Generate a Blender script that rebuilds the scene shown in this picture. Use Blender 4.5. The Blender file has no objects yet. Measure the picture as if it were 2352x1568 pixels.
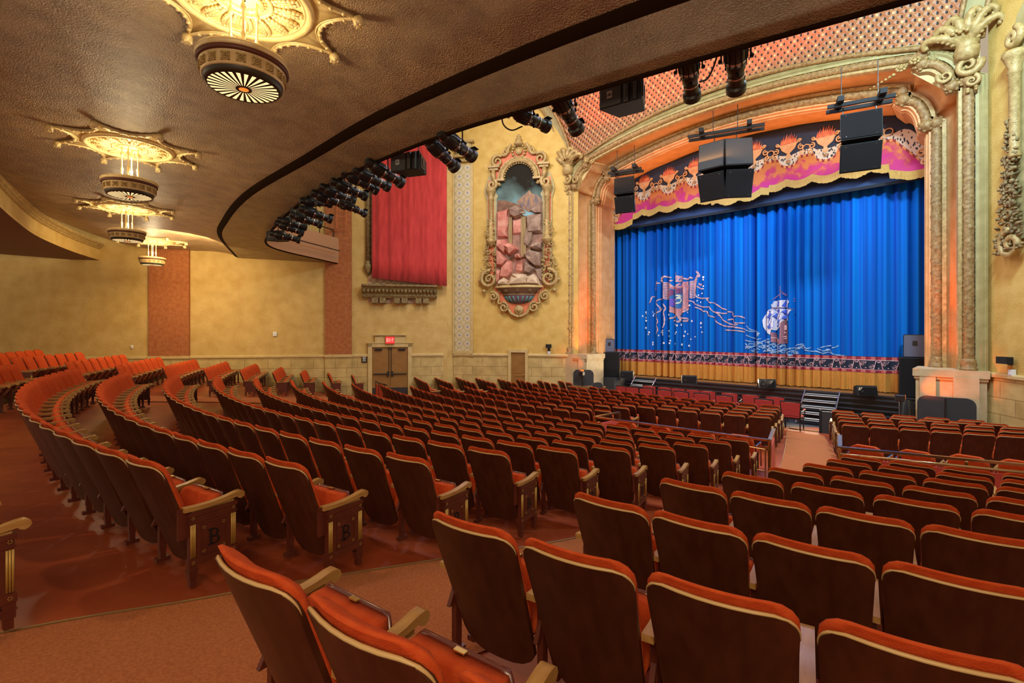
import bpy, math, random
import numpy as np
from mathutils import Vector, Matrix

SC = bpy.context.scene
C = SC.collection
R0 = random.Random(7)
PI = math.pi

# ------------------------------------------------------------------ camera, world, lights, exposure
# the camera stands at the origin; heights are measured from its lens, the stage floor is about 2 m lower
F = 1110.0; HX, HY = 1176.0, 760.0; S2 = math.sqrt(0.5)
cd = bpy.data.cameras.new('camera'); cam = bpy.data.objects.new('camera', cd); C.objects.link(cam)
cam.location = (0, 0, 0); cam.rotation_euler = (PI/2, 0, PI/4)
cd.sensor_width = 36.0; cd.lens = 36.0*F/2352.0; cd.shift_y = -24.0/2352.0
cd.clip_start = 0.05; cd.clip_end = 200
SC.camera = cam
vs = SC.view_settings
vs.view_transform = 'Standard'; vs.look = 'None'; vs.exposure = 0.0; vs.gamma = 1.0
vs.use_curve_mapping = False

wd = bpy.data.worlds.new('world'); SC.world = wd; wd.use_nodes = True
bg = wd.node_tree.nodes['Background']
bg.inputs[0].default_value = (1.0, 0.80, 0.55, 1); bg.inputs[1].default_value = 0.50

def light(kind, name, loc, power, col, aim=None, size=None, size_y=None, spot=None, blend=0.6, radius=None):
    d = bpy.data.lights.new(name, kind); d.energy = power; d.color = col
    if kind == 'AREA':
        d.size = size
        if size_y: d.shape = 'RECTANGLE'; d.size_y = size_y
    if kind == 'SPOT':
        d.spot_size = math.radians(spot); d.spot_blend = blend
    if radius is not None and kind in ('POINT', 'SPOT'): d.shadow_soft_size = radius
    o = bpy.data.objects.new(name, d); C.objects.link(o); o.location = loc
    if aim is not None:
        o.rotation_euler = (Vector(aim)-Vector(loc)).to_track_quat('-Z', 'Y').to_euler()
    return o

# house lights in the high auditorium ceiling
light('AREA', 'house_light_ceiling', (-9.5, 12.0, 11.5), 420, (1, .80, .52), aim=(-11, 13.5, -3), size=7, size_y=5)
light('AREA', 'house_light_niche', (-10.5, 9.0, 10.0), 240, (1, .82, .52), aim=(-16.0, 16.2, 3.5), size=3.0)
light('AREA', 'house_light_arch', (-6.5, 9.0, 10.5), 90, (1, .80, .55), aim=(-6.5, 18.0, 7.0), size=5.0)
light('AREA', 'house_light_right', (-3.5, 9.0, 9.5), 25, (1, .82, .50), aim=(0.2, 17.0, 2.0), size=2.0)
# cool work light over the front rows
light('AREA', 'work_light_front', (-4.5, 14.0, 9.0), 260, (.55, .6, 1.0), aim=(-4, 11, -3), size=2.5)
# stage curtain wash
light('AREA', 'curtain_wash_house', (.5, 11.0, 8.6), 1250, (.58, .86, 1.0), aim=(-6.0, 20.9, 0.9), size=1.6, size_y=.8)
light('AREA', 'curtain_wash_far', (-13.5, 10.5, 8.6), 420, (.82, .82, 1.0), aim=(-8.2, 20.9, 0.9), size=1.6, size_y=.8)
light('AREA', 'added_band_fill', (-7.2, 19.6, -1.9), 380, (1, .80, .50), aim=(-8.0, 4.0, 4.0), size=9.0, size_y=.12)  # added warm fill from the stage lip to brighten the balcony band, no real fixture
light('AREA', 'curtain_wash_border', (-7.2, 18.2, 5.6), 260, (.45, .62, 1.0), aim=(-7.2, 20.9, 0.0), size=9.0, size_y=0.3)
# warm light on the soffit and the seats under the balcony
light('AREA', 'rear_downlights', (-12.0, -3.0, 2.7), 160, (1, .74, .42), aim=(-14, 4.5, -1.5), size=6.0, size_y=1.0)
light('AREA', 'left_wall_light', (-20.0, 4.0, 3.0), 270, (1, .76, .40), aim=(-26.0, 3.0, 0.5), size=1.5)
light('AREA', 'aisle_light', (1.0, -2.0, 2.6), 150, (1, .76, .48), aim=(-2.5, 3.0, -1.8), size=2.5)
# orange uplights at the foot of the arch and in its cove
OR = (1.0, .15, .012)

# ------------------------------------------------------------------ helpers
def at(px, py, d):
    t = (px-HX)/F
    return Vector((S2*d*(t-1), S2*d*(1+t), -d*(py-HY)/F))
def tag(o, label=None, cat=None, group=None, kind=None):
    if label: o['label'] = label
    if cat: o['category'] = cat
    if group: o['group'] = group
    if kind: o['kind'] = kind
    return o
def empty(name, loc=(0,0,0), rz=0.0, label=None, cat=None, group=None, kind=None):
    o = bpy.data.objects.new(name, None); C.objects.link(o)
    o.empty_display_size = .1
    o.location = loc; o.rotation_euler = (0, 0, rz)
    return tag(o, label, cat, group, kind)
def link(name, me, parent=None):
    o = bpy.data.objects.new(name, me); C.objects.link(o)
    if parent: o.parent = parent
    return o

class MB:
    def __init__(s): s.v = []; s.f = []
    def add(s, vs, fs, M=None):
        n = len(s.v)
        for p in vs:
            s.v.append(tuple(M @ Vector(p)) if M is not None else tuple(p))
        for f in fs: s.f.append(tuple(i+n for i in f))
        return s
    def box(s, c, d, M=None, taper=1.0):
        x, y, z = c; a, b, h = d[0]/2, d[1]/2, d[2]/2
        vs = [(x+i*a*(taper if k > 0 else 1), y+j*b*(taper if k > 0 else 1), z+k*h) for k in (-1, 1) for j in (-1, 1) for i in (-1, 1)]
        return s.add(vs, [(0,2,3,1),(4,5,7,6),(0,1,5,4),(2,6,7,3),(0,4,6,2),(1,3,7,5)], M)
    def rbox(s, c, d, r=.01, M=None):                       # box with chamfered vertical edges and top
        x, y, z = c; a, b, h = d[0]/2, d[1]/2, d[2]/2
        r = min(r, a*.9, b*.9, h*.9)
        def ring(q, zz): return [(x-a+q,y-b+q+r*0,zz)]
        rings = []
        for (ins, zz) in ((r, z-h), (0, z-h+r), (0, z+h-r), (r, z+h)):
            A, B = a-ins, b-ins; k = r
            rings.append([(x-A+k,y-B,zz),(x+A-k,y-B,zz),(x+A,y-B+k,zz),(x+A,y+B-k,zz),(x+A-k,y+B,zz),(x-A+k,y+B,zz),(x-A,y+B-k,zz),(x-A,y-B+k,zz)])
        return s.loft(rings, M=M)
    def loft(s, rings, closed=True, caps=True, M=None):
        n = len(rings[0]); vs = [p for r in rings for p in r]; fs = []
        for i in range(len(rings)-1):
            for j in range(n if closed else n-1):
                k = (j+1) % n
                fs.append((i*n+j, i*n+k, (i+1)*n+k, (i+1)*n+j))
        if caps and closed:
            fs.append(tuple(range(n-1, -1, -1))); fs.append(tuple((len(rings)-1)*n+j for j in range(n)))
        return s.add(vs, fs, M)
    def tube(s, pts, r, n=8, caps=True, M=None):
        pts = [Vector(p) for p in pts]; rr = r if isinstance(r, (list, tuple)) else [r]*len(pts)
        rings = []; up = None
        for i, p in enumerate(pts):
            t = (pts[min(i+1, len(pts)-1)]-pts[max(i-1, 0)])
            if t.length < 1e-9: t = Vector((0, 0, 1))
            t.normalize()
            if up is None:
                up = Vector((0, 0, 1)) if abs(t.z) < .9 else Vector((1, 0, 0))
            u = (up - t*up.dot(t))
            if u.length < 1e-6: u = t.orthogonal()
            u.normalize(); w = t.cross(u); up = u
            rings.append([p+(u*math.cos(a)+w*math.sin(a))*rr[i] for a in [2*PI*k/n for k in range(n)]])
        return s.loft(rings, True, caps, M)
    def lathe(s, prof, n=24, M=None, caps=True):            # prof: (r, z)
        rings = [[(r*math.cos(2*PI*k/n), r*math.sin(2*PI*k/n), z) for k in range(n)] for r, z in prof]
        return s.loft(rings, True, caps, M)
    def prism(s, poly, y0, y1, M=None):                     # polygon in x,z pushed from y0 to y1
        n = len(poly)
        vs = [(x, y0, z) for x, z in poly]+[(x, y1, z) for x, z in poly]
        fs = [tuple(range(n)), tuple(range(2*n-1, n-1, -1))]+[(i, n+i, n+(i+1) % n, (i+1) % n) for i in range(n)]
        return s.add(vs, fs, M)
    def grid(s, rows, M=None, flip=False):
        n = len(rows[0]); vs = [p for r in rows for p in r]; fs = []
        for i in range(len(rows)-1):
            for j in range(n-1):
                q = (i*n+j, i*n+j+1, (i+1)*n+j+1, (i+1)*n+j)
                fs.append(q[::-1] if flip else q)
        return s.add(vs, fs, M)
    def ball(s, c, r, n=10, m=6, sc=(1,1,1), M=None):
        rings = [[(c[0]+sc[0]*r*math.sin(PI*i/m)*math.cos(2*PI*k/n), c[1]+sc[1]*r*math.sin(PI*i/m)*math.sin(2*PI*k/n), c[2]-sc[2]*r*math.cos(PI*i/m)) for k in range(n)] for i in range(1, m)]
        return s.loft(rings, True, True, M)
    def mesh(s, name, mat=None, smooth=False):
        me = bpy.data.meshes.new(name)
        me.from_pydata([tuple(p) for p in s.v], [], s.f)
        if mat: me.materials.append(mat)
        if smooth:
            me.polygons.foreach_set('use_smooth', [True]*len(me.polygons))
            if smooth == 'a':
                try: me.set_sharp_from_angle(angle=math.radians(38))
                except Exception: pass
        me.update(); return me
    def build(s, name, mat, parent=None, smooth=False):
        return link(name, s.mesh(name, mat, smooth), parent)

def T(x, y, z): return Matrix.Translation((x, y, z))
def RZ(a): return Matrix.Rotation(a, 4, 'Z')
def RX(a): return Matrix.Rotation(a, 4, 'X')
def RY(a): return Matrix.Rotation(a, 4, 'Y')
def frame(o, ex, ey, ez):
    m = Matrix.Identity(4)
    for i, a in enumerate((ex, ey, ez)):
        a = Vector(a)
        for k in range(3): m[k][i] = a[k]
    for k in range(3): m[k][3] = o[k]
    return m
def spline(P, n):
    P = [np.array(p, float) for p in P]
    P = [2*P[0]-P[1]]+P+[2*P[-1]-P[-2]]
    out = []
    for i in range(1, len(P)-2):
        for k in range(n):
            t = k/n
            a, b, c, d = P[i-1], P[i], P[i+1], P[i+2]
            out.append(.5*((2*b)+(c-a)*t+(2*a-5*b+4*c-d)*t*t+(3*b-a-3*c+d)*t**3))
    out.append(P[-2]); return [tuple(q) for q in out]

# ------------------------------------------------------------------ materials
def mat(name, col, rough=.6, metal=0.0, col2=None, nscale=6.0, bump=0.0, bscale=40.0, emit=None, es=0.0, sheen=0.0, coat=0.0, stretch=None, det=4.0, spec=None, lo=.35, hi=.65, bdist=.02):
    m = bpy.data.materials.new(name); m.use_nodes = True
    nt = m.node_tree; b = nt.nodes['Principled BSDF']
    b.inputs['Base Color'].default_value = (*col, 1); b.inputs['Roughness'].default_value = rough; b.inputs['Metallic'].default_value = metal
    if spec is not None: b.inputs['Specular IOR Level'].default_value = spec
    if sheen: b.inputs['Sheen Weight'].default_value = sheen
    if coat: b.inputs['Coat Weight'].default_value = coat; b.inputs['Coat Roughness'].default_value = .2
    if emit: b.inputs['Emission Color'].default_value = (*emit, 1); b.inputs['Emission Strength'].default_value = es
    if col2 or bump:
        tc = nt.nodes.new('ShaderNodeTexCoord'); mp = nt.nodes.new('ShaderNodeMapping')
        nt.links.new(tc.outputs['Object'], mp.inputs['Vector'])
        if stretch: mp.inputs['Scale'].default_value = stretch
    if col2:
        nz = nt.nodes.new('ShaderNodeTexNoise'); nz.inputs['Scale'].default_value = nscale; nz.inputs['Detail'].default_value = det
        nt.links.new(mp.outputs[0], nz.inputs['Vector'])
        rp = nt.nodes.new('ShaderNodeValToRGB'); rp.color_ramp.elements[0].color = (*col, 1); rp.color_ramp.elements[1].color = (*col2, 1)
        rp.color_ramp.elements[0].position = lo; rp.color_ramp.elements[1].position = hi
        nt.links.new(nz.outputs[0], rp.inputs[0]); nt.links.new(rp.outputs[0], b.inputs['Base Color'])
    if bump:
        n2 = nt.nodes.new('ShaderNodeTexNoise'); n2.inputs['Scale'].default_value = bscale; n2.inputs['Detail'].default_value = 3
        nt.links.new(mp.outputs[0], n2.inputs['Vector'])
        bp = nt.nodes.new('ShaderNodeBump'); bp.inputs['Strength'].default_value = bump; bp.inputs['Distance'].default_value = bdist
        nt.links.new(n2.outputs[0], bp.inputs['Height']); nt.links.new(bp.outputs[0], b.inputs['Normal'])
    return m

M = {}
M['wall'] = mat('yellow_plaster', (.53,.335,.075), .75, col2=(.62,.42,.12), nscale=2.5, bump=.5, bscale=28)
M['wall_gold'] = mat('gold_stucco', (.52,.335,.095), .55, col2=(.62,.43,.15), nscale=2.0, bump=.8, bscale=26, bdist=.035)
M['terracotta'] = mat('terracotta_stucco', (.33,.095,.020), .55, col2=(.43,.145,.042), nscale=7, bump=.9, bscale=30, bdist=.04)
M['soffit'] = mat('bronzed_plaster', (.29,.18,.095), .36, col2=(.44,.30,.165), nscale=3.0, bump=1.0, bscale=50, spec=.9, bdist=.045)
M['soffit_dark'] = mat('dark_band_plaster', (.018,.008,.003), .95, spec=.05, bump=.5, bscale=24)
M['soffit_band'] = mat('brown_band_plaster', (.27,.195,.085), .42, col2=(.40,.30,.14), nscale=3, bump=1.0, bscale=42, spec=.9, bdist=.06)
M['low_ceiling'] = mat('red_brown_plaster', (.17,.075,.035), .6, bump=.5, bscale=24)
M['fascia'] = mat('rose_plaster', (.40,.22,.12), .6, bump=.5, bscale=24)
M['gold'] = mat('gilt_plaster', (.31,.20,.065), .5, .1, col2=(.47,.33,.13), nscale=9, bump=.4, bscale=30)
M['gold_bright'] = mat('bright_gilt', (.68,.52,.24), .42, .15, col2=(.80,.66,.36), nscale=8, bump=.2, bscale=40)
M['rope'] = mat('rope_gilt', (.22,.12,.04), .5, .1, col2=(.38,.24,.09), nscale=12, bump=.5, bscale=40)
M['cream'] = mat('cream_trim', (.50,.36,.14), .55, col2=(.57,.43,.19), nscale=5)
M['plinth'] = mat('plinth_stone', (.46,.34,.18), .6, col2=(.54,.42,.25), nscale=4)
M['olive'] = mat('aged_bronze_plaster', (.13,.085,.03), .6, col2=(.27,.19,.07), nscale=10, bump=.5, bscale=30)
M['coral'] = mat('coral_paint', (.60,.14,.055), .6, col2=(.66,.19,.08), nscale=6)
M['greygreen'] = mat('grey_green_paint', (.33,.27,.11), .6, col2=(.41,.34,.15), nscale=4)
M['cove'] = mat('cove_plaster', (.60,.29,.10), .5, col2=(.70,.37,.15), nscale=3, bump=.35, bscale=24)
M['stone'] = None
M['red_floor'] = mat('red_painted_concrete', (.30,.048,.014), .36, col2=(.40,.078,.025), nscale=1.3, bump=.12, bscale=12)
M['carpet'] = mat('rust_carpet', (.42,.115,.030), .95, col2=(.54,.17,.05), nscale=60, bump=.6, bscale=220, det=2)
M['nosing'] = mat('worn_brass_nosing', (.26,.16,.06), .5, .3)
M['plush'] = mat('orange_red_plush', (.50,.060,.012), .9, col2=(.58,.085,.018), nscale=18, bump=.25, bscale=160, spec=.15)
M['veneer'] = mat('dark_walnut_veneer', (.052,.013,.005), .42, col2=(.078,.021,.008), nscale=3, stretch=(5,5,.6), spec=.35)
M['edge'] = mat('pale_plywood_edge', (.55,.36,.15), .4)
M['iron'] = mat('maroon_enamel', (.095,.018,.010), .35, col2=(.12,.025,.013), nscale=8)
M['pan'] = mat('maroon_seat_pan', (.12,.022,.013), .25, coat=.5)
M['oak'] = mat('honey_oak', (.36,.175,.045), .35, col2=(.46,.25,.075), nscale=5, stretch=(8,1,8), coat=.08)
M['brass'] = mat('brass', (.72,.48,.14), .3, .8)
M['fluting'] = mat('gilt_fluting', (.50,.30,.07), .4, .3)
M['ink'] = mat('black_letter', (.012,.008,.007), .5)
M['black'] = mat('black_metal', (.012,.012,.013), .38)
M['black_matt'] = mat('black_paint', (.014,.014,.015), .65, spec=.25, bump=.1, bscale=60)
M['grille'] = mat('speaker_grille', (.010,.009,.010), .7, spec=.15, bump=.4, bscale=300)
M['grille2'] = mat('speaker_grille_grey', (.05,.052,.056), .6, spec=.2, bump=.4, bscale=300)
M['darkgrey'] = mat('charcoal_felt', (.03,.03,.033), .85, bump=.3, bscale=90)
M['lens'] = mat('lamp_lens', (.2,.25,.5), .05, 0, spec=.9)
M['chrome'] = mat('polished_steel', (.62,.62,.62), .18, 1)
M['rail'] = mat('brass_handrail', (.45,.30,.15), .16, .9)
M['tread'] = mat('steel_stair_tread', (.72,.73,.72), .4, .2)
M['redpanel'] = mat('crimson_panel', (.50,.055,.045), .6, col2=(.58,.09,.07), nscale=5)
M['redcloth'] = mat('crimson_upholstery', (.42,.035,.032), .85)
M['velvet'] = mat('red_velvet', (.40,.013,.014), .8, col2=(.52,.030,.028), nscale=2.2, stretch=(3,3,.6), sheen=.4, bump=.2, bscale=30)
M['drape'] = mat('blue_velvet', (.007,.075,.42), .75, col2=(.003,.175,.62), nscale=1.6, stretch=(3,3,.03), spec=.08)  # upright blue stripes paint coloured gel light and nap shading into the cloth
M['navy'] = mat('navy_cloth', (.017,.023,.045), .85, bump=.1, bscale=60)
M['masking'] = mat('dark_blue_cloth', (.03,.06,.13), .85)
M['fringe'] = mat('orange_bullion_fringe', (.56,.22,.025), .7, col2=(.70,.32,.05), nscale=20, stretch=(6,6,.3), bump=.5, bscale=60)
M['fringe_gold'] = mat('gold_bullion_fringe', (.40,.22,.035), .7, col2=(.56,.35,.08), nscale=20, stretch=(8,8,.3), bump=.5, bscale=60)
M['pink'] = mat('pale_pink_applique', (.72,.48,.50), .7, col2=(.60,.32,.36), nscale=6)
M['rosegrad'] = mat('rose_applique', (.50,.20,.24), .7, col2=(.62,.32,.33), nscale=6)
M['white'] = mat('white_applique', (.75,.75,.82), .7)
M['skyline'] = mat('light_blue_applique', (.32,.50,.72), .7)
M['violet'] = mat('violet_applique', (.16,.10,.50), .7)
M['skyblue'] = mat('blue_stripe', (.06,.12,.55), .7)
M['hull'] = mat('mauve_hull', (.30,.14,.19), .7, col2=(.40,.19,.22), nscale=3)
M['deepred'] = mat('dark_red_band', (.30,.02,.03), .7)
M['stage'] = mat('stage_boards', (.20,.085,.03), .3, col2=(.28,.12,.04), nscale=3, stretch=(1,6,1))
M['stage_black'] = mat('black_stage_front', (.028,.029,.035), .45, bump=.15, bscale=30)
M['pit'] = mat('black_pit_floor', (.03,.033,.045), .5)
M['door'] = mat('brown_door', (.24,.11,.022), .5, col2=(.28,.135,.03), nscale=3)
M['kick'] = mat('dark_kick_plate', (.05,.05,.055), .4, .5)
M['white_plastic'] = mat('white_plastic', (.75,.75,.72), .4)
M['exitred'] = mat('exit_sign_red', (.7,.02,.02), .4, emit=(1,.03,.03), es=1.1)
M['exitletter'] = mat('exit_sign_letter', (.9,.3,.25), .4, emit=(1,.35,.30), es=2.0)
M['glow'] = mat('lit_glass', (1,.85,.55), .4, emit=(1,.72,.34), es=1.35)
M['glow_amber'] = mat('amber_glass', (.9,.2,.03), .4, emit=(1,.16,.02), es=1.6)
M['drumdark'] = mat('dark_bronze', (.035,.026,.014), .45)
M['drumred'] = mat('oxblood_band', (.10,.026,.014), .5)
M['rungs'] = mat('orange_ladder_paint', (.50,.15,.05), .5)
M['plum'] = mat('plum_glaze', (.20,.09,.13), .5)
M['teal'] = mat('teal_glaze', (.07,.17,.15), .5)
M['basin'] = mat('dark_basin', (.14,.075,.04), .5)
M['led_red'] = mat('red_gel', (.7,.05,.03), .4)

def brick(name, c1, c2, mortar, w, h, axis='XZ'):
    m = bpy.data.materials.new(name); m.use_nodes = True; nt = m.node_tree; b = nt.nodes['Principled BSDF']
    tc = nt.nodes.new('ShaderNodeTexCoord'); br = nt.nodes.new('ShaderNodeTexBrick')
    sp = nt.nodes.new('ShaderNodeSeparateXYZ'); cb = nt.nodes.new('ShaderNodeCombineXYZ')
    nt.links.new(tc.outputs['Object'], sp.inputs[0]); nt.links.new(sp.outputs['X'], cb.inputs[0]); nt.links.new(sp.outputs['Z'], cb.inputs[1])
    nt.links.new(cb.outputs[0], br.inputs['Vector'])
    br.inputs['Color1'].default_value = (*c1, 1); br.inputs['Color2'].default_value = (*c2, 1); br.inputs['Mortar'].default_value = (*mortar, 1)
    br.inputs['Scale'].default_value = 1; br.inputs['Brick Width'].default_value = w; br.inputs['Row Height'].default_value = h
    br.inputs['Mortar Size'].default_value = .012; br.inputs['Mortar Smooth'].default_value = .3
    nz = nt.nodes.new('ShaderNodeTexNoise'); nz.inputs['Scale'].default_value = 2.2; nz.inputs['Detail'].default_value = 5
    nt.links.new(tc.outputs['Object'], nz.inputs['Vector'])
    mx = nt.nodes.new('ShaderNodeMix'); mx.data_type = 'RGBA'; mx.blend_type = 'MULTIPLY'; mx.inputs[0].default_value = .55
    rp = nt.nodes.new('ShaderNodeValToRGB'); rp.color_ramp.elements[0].color = (.55,.50,.40,1); rp.color_ramp.elements[0].position = .35; rp.color_ramp.elements[1].color = (1,1,1,1); rp.color_ramp.elements[1].position = .62
    nt.links.new(nz.outputs[0], rp.inputs[0]); nt.links.new(br.outputs[0], mx.inputs[6]); nt.links.new(rp.outputs[0], mx.inputs[7])
    nt.links.new(mx.outputs[2], b.inputs['Base Color']); b.inputs['Roughness'].default_value = .7
    bp = nt.nodes.new('ShaderNodeBump'); bp.inputs['Strength'].default_value = .4; bp.inputs['Distance'].default_value = .01; bp.invert = True
    nt.links.new(br.outputs['Fac'], bp.inputs['Height']); nt.links.new(bp.outputs[0], b.inputs['Normal'])
    return m
M['stone'] = brick('stone_block_dado', (.52,.38,.14), (.58,.43,.17), (.33,.22,.075), .95, .42)
# ------------------------------------------------------------------ seats
FR = [0,10,12,14.5,16.3,18.1,19,20,20.95,21.9,22.8,23.7,24.55,25.45,26.35,27.2,28.1,29,31,34]
FZ = [-3.2,-3.2,-3.17,-3.11,-3.05,-2.95,-2.85,-2.72,-2.58,-2.44,-2.30,-2.17,-2.06,-1.95,-1.83,-1.71,-1.6,-1.5,-1.3,-1.1]
def floor_z(X, Y):
    r1 = math.hypot(X+11, Y-26); r2 = math.hypot(X+7, Y-26.5)+.55
    w = min(1, max(0, (X+3.9)/1.6))
    return float(np.interp(r1*(1-w)+r2*w, FR, FZ))

def slab(mb, z0, z1, nv, wf, yb, yf, nu=8, puff=None):
    rings = []
    for i in range(nv+1):
        v = i/nv; v = .5-.5*math.cos(PI*v); z = z0+(z1-z0)*v; w = wf(z)
        B = []; Fr = []
        for j in range(nu+1):
            u = -1+2*j/nu; x = w*u
            p = puff(u, v) if puff else 0
            B.append((x, yb(x, z), z)); Fr.append((x, yf(x, z)+p, z))
        rings.append(B+Fr[::-1])
    return mb.loft(rings)
def rise(x): return .05*(x/.26)**2
def ybk(z): return .30*(1-(z-.10)/.78)
def wback(z, W=.270, top=.880, bot=.10, rt=.075, rb=.10):
    w = W-.035*(1-(z-.10)/.78)
    if z > top-rt: w -= rt-math.sqrt(max(0, rt*rt-(z-(top-rt))**2))
    if z < bot+rb: w -= (rb-math.sqrt(max(0, rb*rb-((bot+rb)-z)**2)))*1.3
    return max(w, .01)
def chair_meshes():
    D = {}
    mb = MB(); slab(mb, .10, .880, 14, wback, lambda x, z: ybk(z)+rise(x)-.012, lambda x, z: ybk(z)+rise(x)+.012)
    D['back_panel'] = mb.mesh('back_panel', M['veneer'], 'a')
    mb = MB(); pts = []
    for z in np.linspace(.79, .880, 8): pts.append((-wback(z)-.001, ybk(z)+rise(wback(z))-.001, z))
    top = [(x, ybk(.882)+rise(x)-.001, .882) for x in np.linspace(-.19, .19, 7)]
    pts = pts[:-1]+top+[(-p[0], p[1], p[2]) for p in pts[:-1][::-1]]
    mb.tube(pts, [.0082*min(1, .15+2.2*min(i, len(pts)-1-i)/len(pts)) for i in range(len(pts))], 6); D['edge_band'] = mb.mesh('edge_band', M['edge'], True)
    mb = MB()
    def wc(z): return wback(z, .270, .926, .36, .095, .05)
    slab(mb, .36, .926, 14, wc, lambda x, z: ybk(z)+rise(x)+.014, lambda x, z: ybk(z)+rise(x)+.03, 10,
         lambda u, v: .068*(1-u**6)*(1-(2*v-1)**8))
    D['back_cushion'] = mb.mesh('back_cushion', M['plush'], True)
    def ys(z): return .35+.50*(z-.28)
    def wsd(z): return .25-(0 if z < .47 else .06*((z-.47)/.115)**2.5)-(0 if z > .36 else .05*((.36-z)/.1)**2)
    mb = MB(); slab(mb, .27, .570, 9, wsd, lambda x, z: ys(z)-.075, lambda x, z: ys(z), 8, None)
    D['seat_cushion'] = mb.mesh('seat_cushion', M['plush'], True)
    mb = MB(); slab(mb, .255, .580, 9, lambda z: wsd(z)+.006, lambda x, z: ys(z)+.002, lambda x, z: ys(z)+.012, 8,
                    lambda u, v: .06*(1-u**4)*(1-(2*v-1)**4))
    D['seat_pan'] = mb.mesh('seat_pan', M['pan'], True)
    # number plate on the rail of the seat
    mb = MB(); mb.box((0, ys(.58)-.012, .581), (.05, .022, .006)); D['number_plate'] = mb.mesh('number_plate', M['brass'])
    arm = [(y, z-.05) for y, z in [(.03, .585), (.03, .618), (.12, .612), (.22, .612), (.32, .622), (.40, .638), (.435, .640), (.455, .628), (.462, .606), (.450, .588), (.430, .580), (.41, .588), (.40, .600), (.30, .588), (.18, .580)]]
    post = MB()
    post.box((0, .23, .45), (.028, .22, .17)); post.box((0, .145, .27), (.034, .05, .36)); post.box((0, .32, .27), (.034, .05, .36))
    post.box((0, .145, .05), (.04, .04, .1)); post.box((0, .32, .05), (.04, .04, .1)); post.box((0, .145, .016), (.05, .1, .032)); post.box((0, .32, .016), (.05, .1, .032))
    post.add([(-.012, .07, .30), (.012, .07, .30), (.012, .19, .53), (-.012, .19, .53), (-.012, .20, .30), (.012, .20, .30)], [(0,1,2,3),(1,5,2),(0,3,4),(4,5,1,0),(3,2,5,4)])
    for side, sx in (('L', -1), ('R', 1)):
        m2 = MB(); m2.prism([(-y, z) for y, z in arm], -.027, .027, RZ(-PI/2)); m2.box((0, .23, .528), (.035, .30, .02))
        q = MB(); q.add(m2.v, m2.f, T(sx*.297, .155, 0)); D['armrest'+side] = q.mesh('armrest', M['oak'], 'a')
        q = MB(); q.add(post.v, post.f, T(sx*.297, .155, 0)); D['leg'+side] = q.mesh('leg', M['iron'])
        # cast iron end panel with fluted gilt pilasters and the letter
        X = sx*.306; o = sx*.022
        q = MB(); q.box((X, .225, .325), (.044, .325, .37)); q.box((X, .225, .510), (.058, .345, .03)); q.box((X, .225, .455), (.056, .34, .014)); q.box((X, .225, .165), (.058, .345, .05))
        for y in (.085, .365): q.box((X, y, .10), (.05, .055, .10)); q.box((X, y, .04), (.042, .04, .10)); q.box((X, y, .10), (.058, .065, .012))
        for a in ((.225, .425, .17, .008), (.225, .20, .17, .008)): q.box((X+o, a[0], a[1]), (.008, a[2], a[3]))
        for y in (.140, .310): q.box((X+o, y, .312), (.008, .008, .232))
        q.box((X-sx*.02, .05, .45), (.02, .10, .22)); q.v = [(a, b+.155, c) for a, b, c in q.v]; D['end'+side] = q.mesh('end_panel', M['iron'])
        for y0, rr in ((.082, (0, 2, 4, 6)), (.368, (1, 3, 5, 7))):
          q = MB(); RS = ((.082, .483), (.368, .483), (.155, .398), (.295, .398), (.155, .225), (.295, .225), (.082, .165), (.368, .165))
          for k in (-1, 0, 1): q.tube([(X+o+sx*.002, y0+k*.0125, .20), (X+o+sx*.002, y0+k*.0125, .437)], .0062, 6)
          for (y, z) in [RS[i_] for i_ in rr]:
            for k in range(6): q.ball((X+o+sx*.006, y+.009*math.cos(k*PI/3), z+.009*math.sin(k*PI/3)), .0034, 5, 4)
          q.v = [(a, b+.155, c) for a, b, c in q.v]; D['flute'+side+('a' if y0 < .2 else 'b')] = q.mesh('gilt_fluting', M['fluting'], True)
        def bpoly():
            P = []
            def r(a, b, c, d): P.append([(a, b), (c, b), (c, d), (a, d)])
            r(.12, .05, .27, .95); r(0, 0, .35, .06); r(0, .94, .35, 1.0)
            for (cx, cz, rx, rz, th) in ((.36, .73, .30, .27, .13), (.36, .265, .38, .265, .14)):
                n = 8
                for k in range(n):
                    a0, a1 = -PI/2+PI*k/n, -PI/2+PI*(k+1)/n
                    ox = lambda a, s: (cx+(rx-s)*math.cos(a), cz+(rz-s*.5)*math.sin(a))
                    P.append([ox(a0, 0), ox(a1, 0), ox(a1, th), ox(a0, th)])
                r(.2, cz-rz, .37, cz-rz+th*.5); r(.2, cz+rz-th*.5, .37, cz+rz)
            return P
        q = MB(); s_ = .118
        for poly in bpoly():
            pp = [(sx*(a-.38)*s_+.38, b*s_+.252) for a, b in poly]
            q.add([(X+o+sx*.0015, y, z) for y, z in pp]+[(X+o+sx*.006, y, z) for y, z in pp], [(0,1,2,3),(7,6,5,4),(0,4,5,1),(1,5,6,2),(2,6,7,3),(3,7,4,0)])
        D['letter'+side] = q.mesh('letter', M['ink'])
    return D
CM = chair_meshes()
BASE = ('back_panel', 'edge_band', 'back_cushion', 'seat_cushion', 'seat_pan')

ORD = 'first second third fourth fifth sixth seventh eighth ninth tenth eleventh twelfth thirteenth fourteenth fifteenth sixteenth seventeenth eighteenth nineteenth twentieth'.split()
ORD += ['twenty-'+w for w in ORD[:9]]
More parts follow.
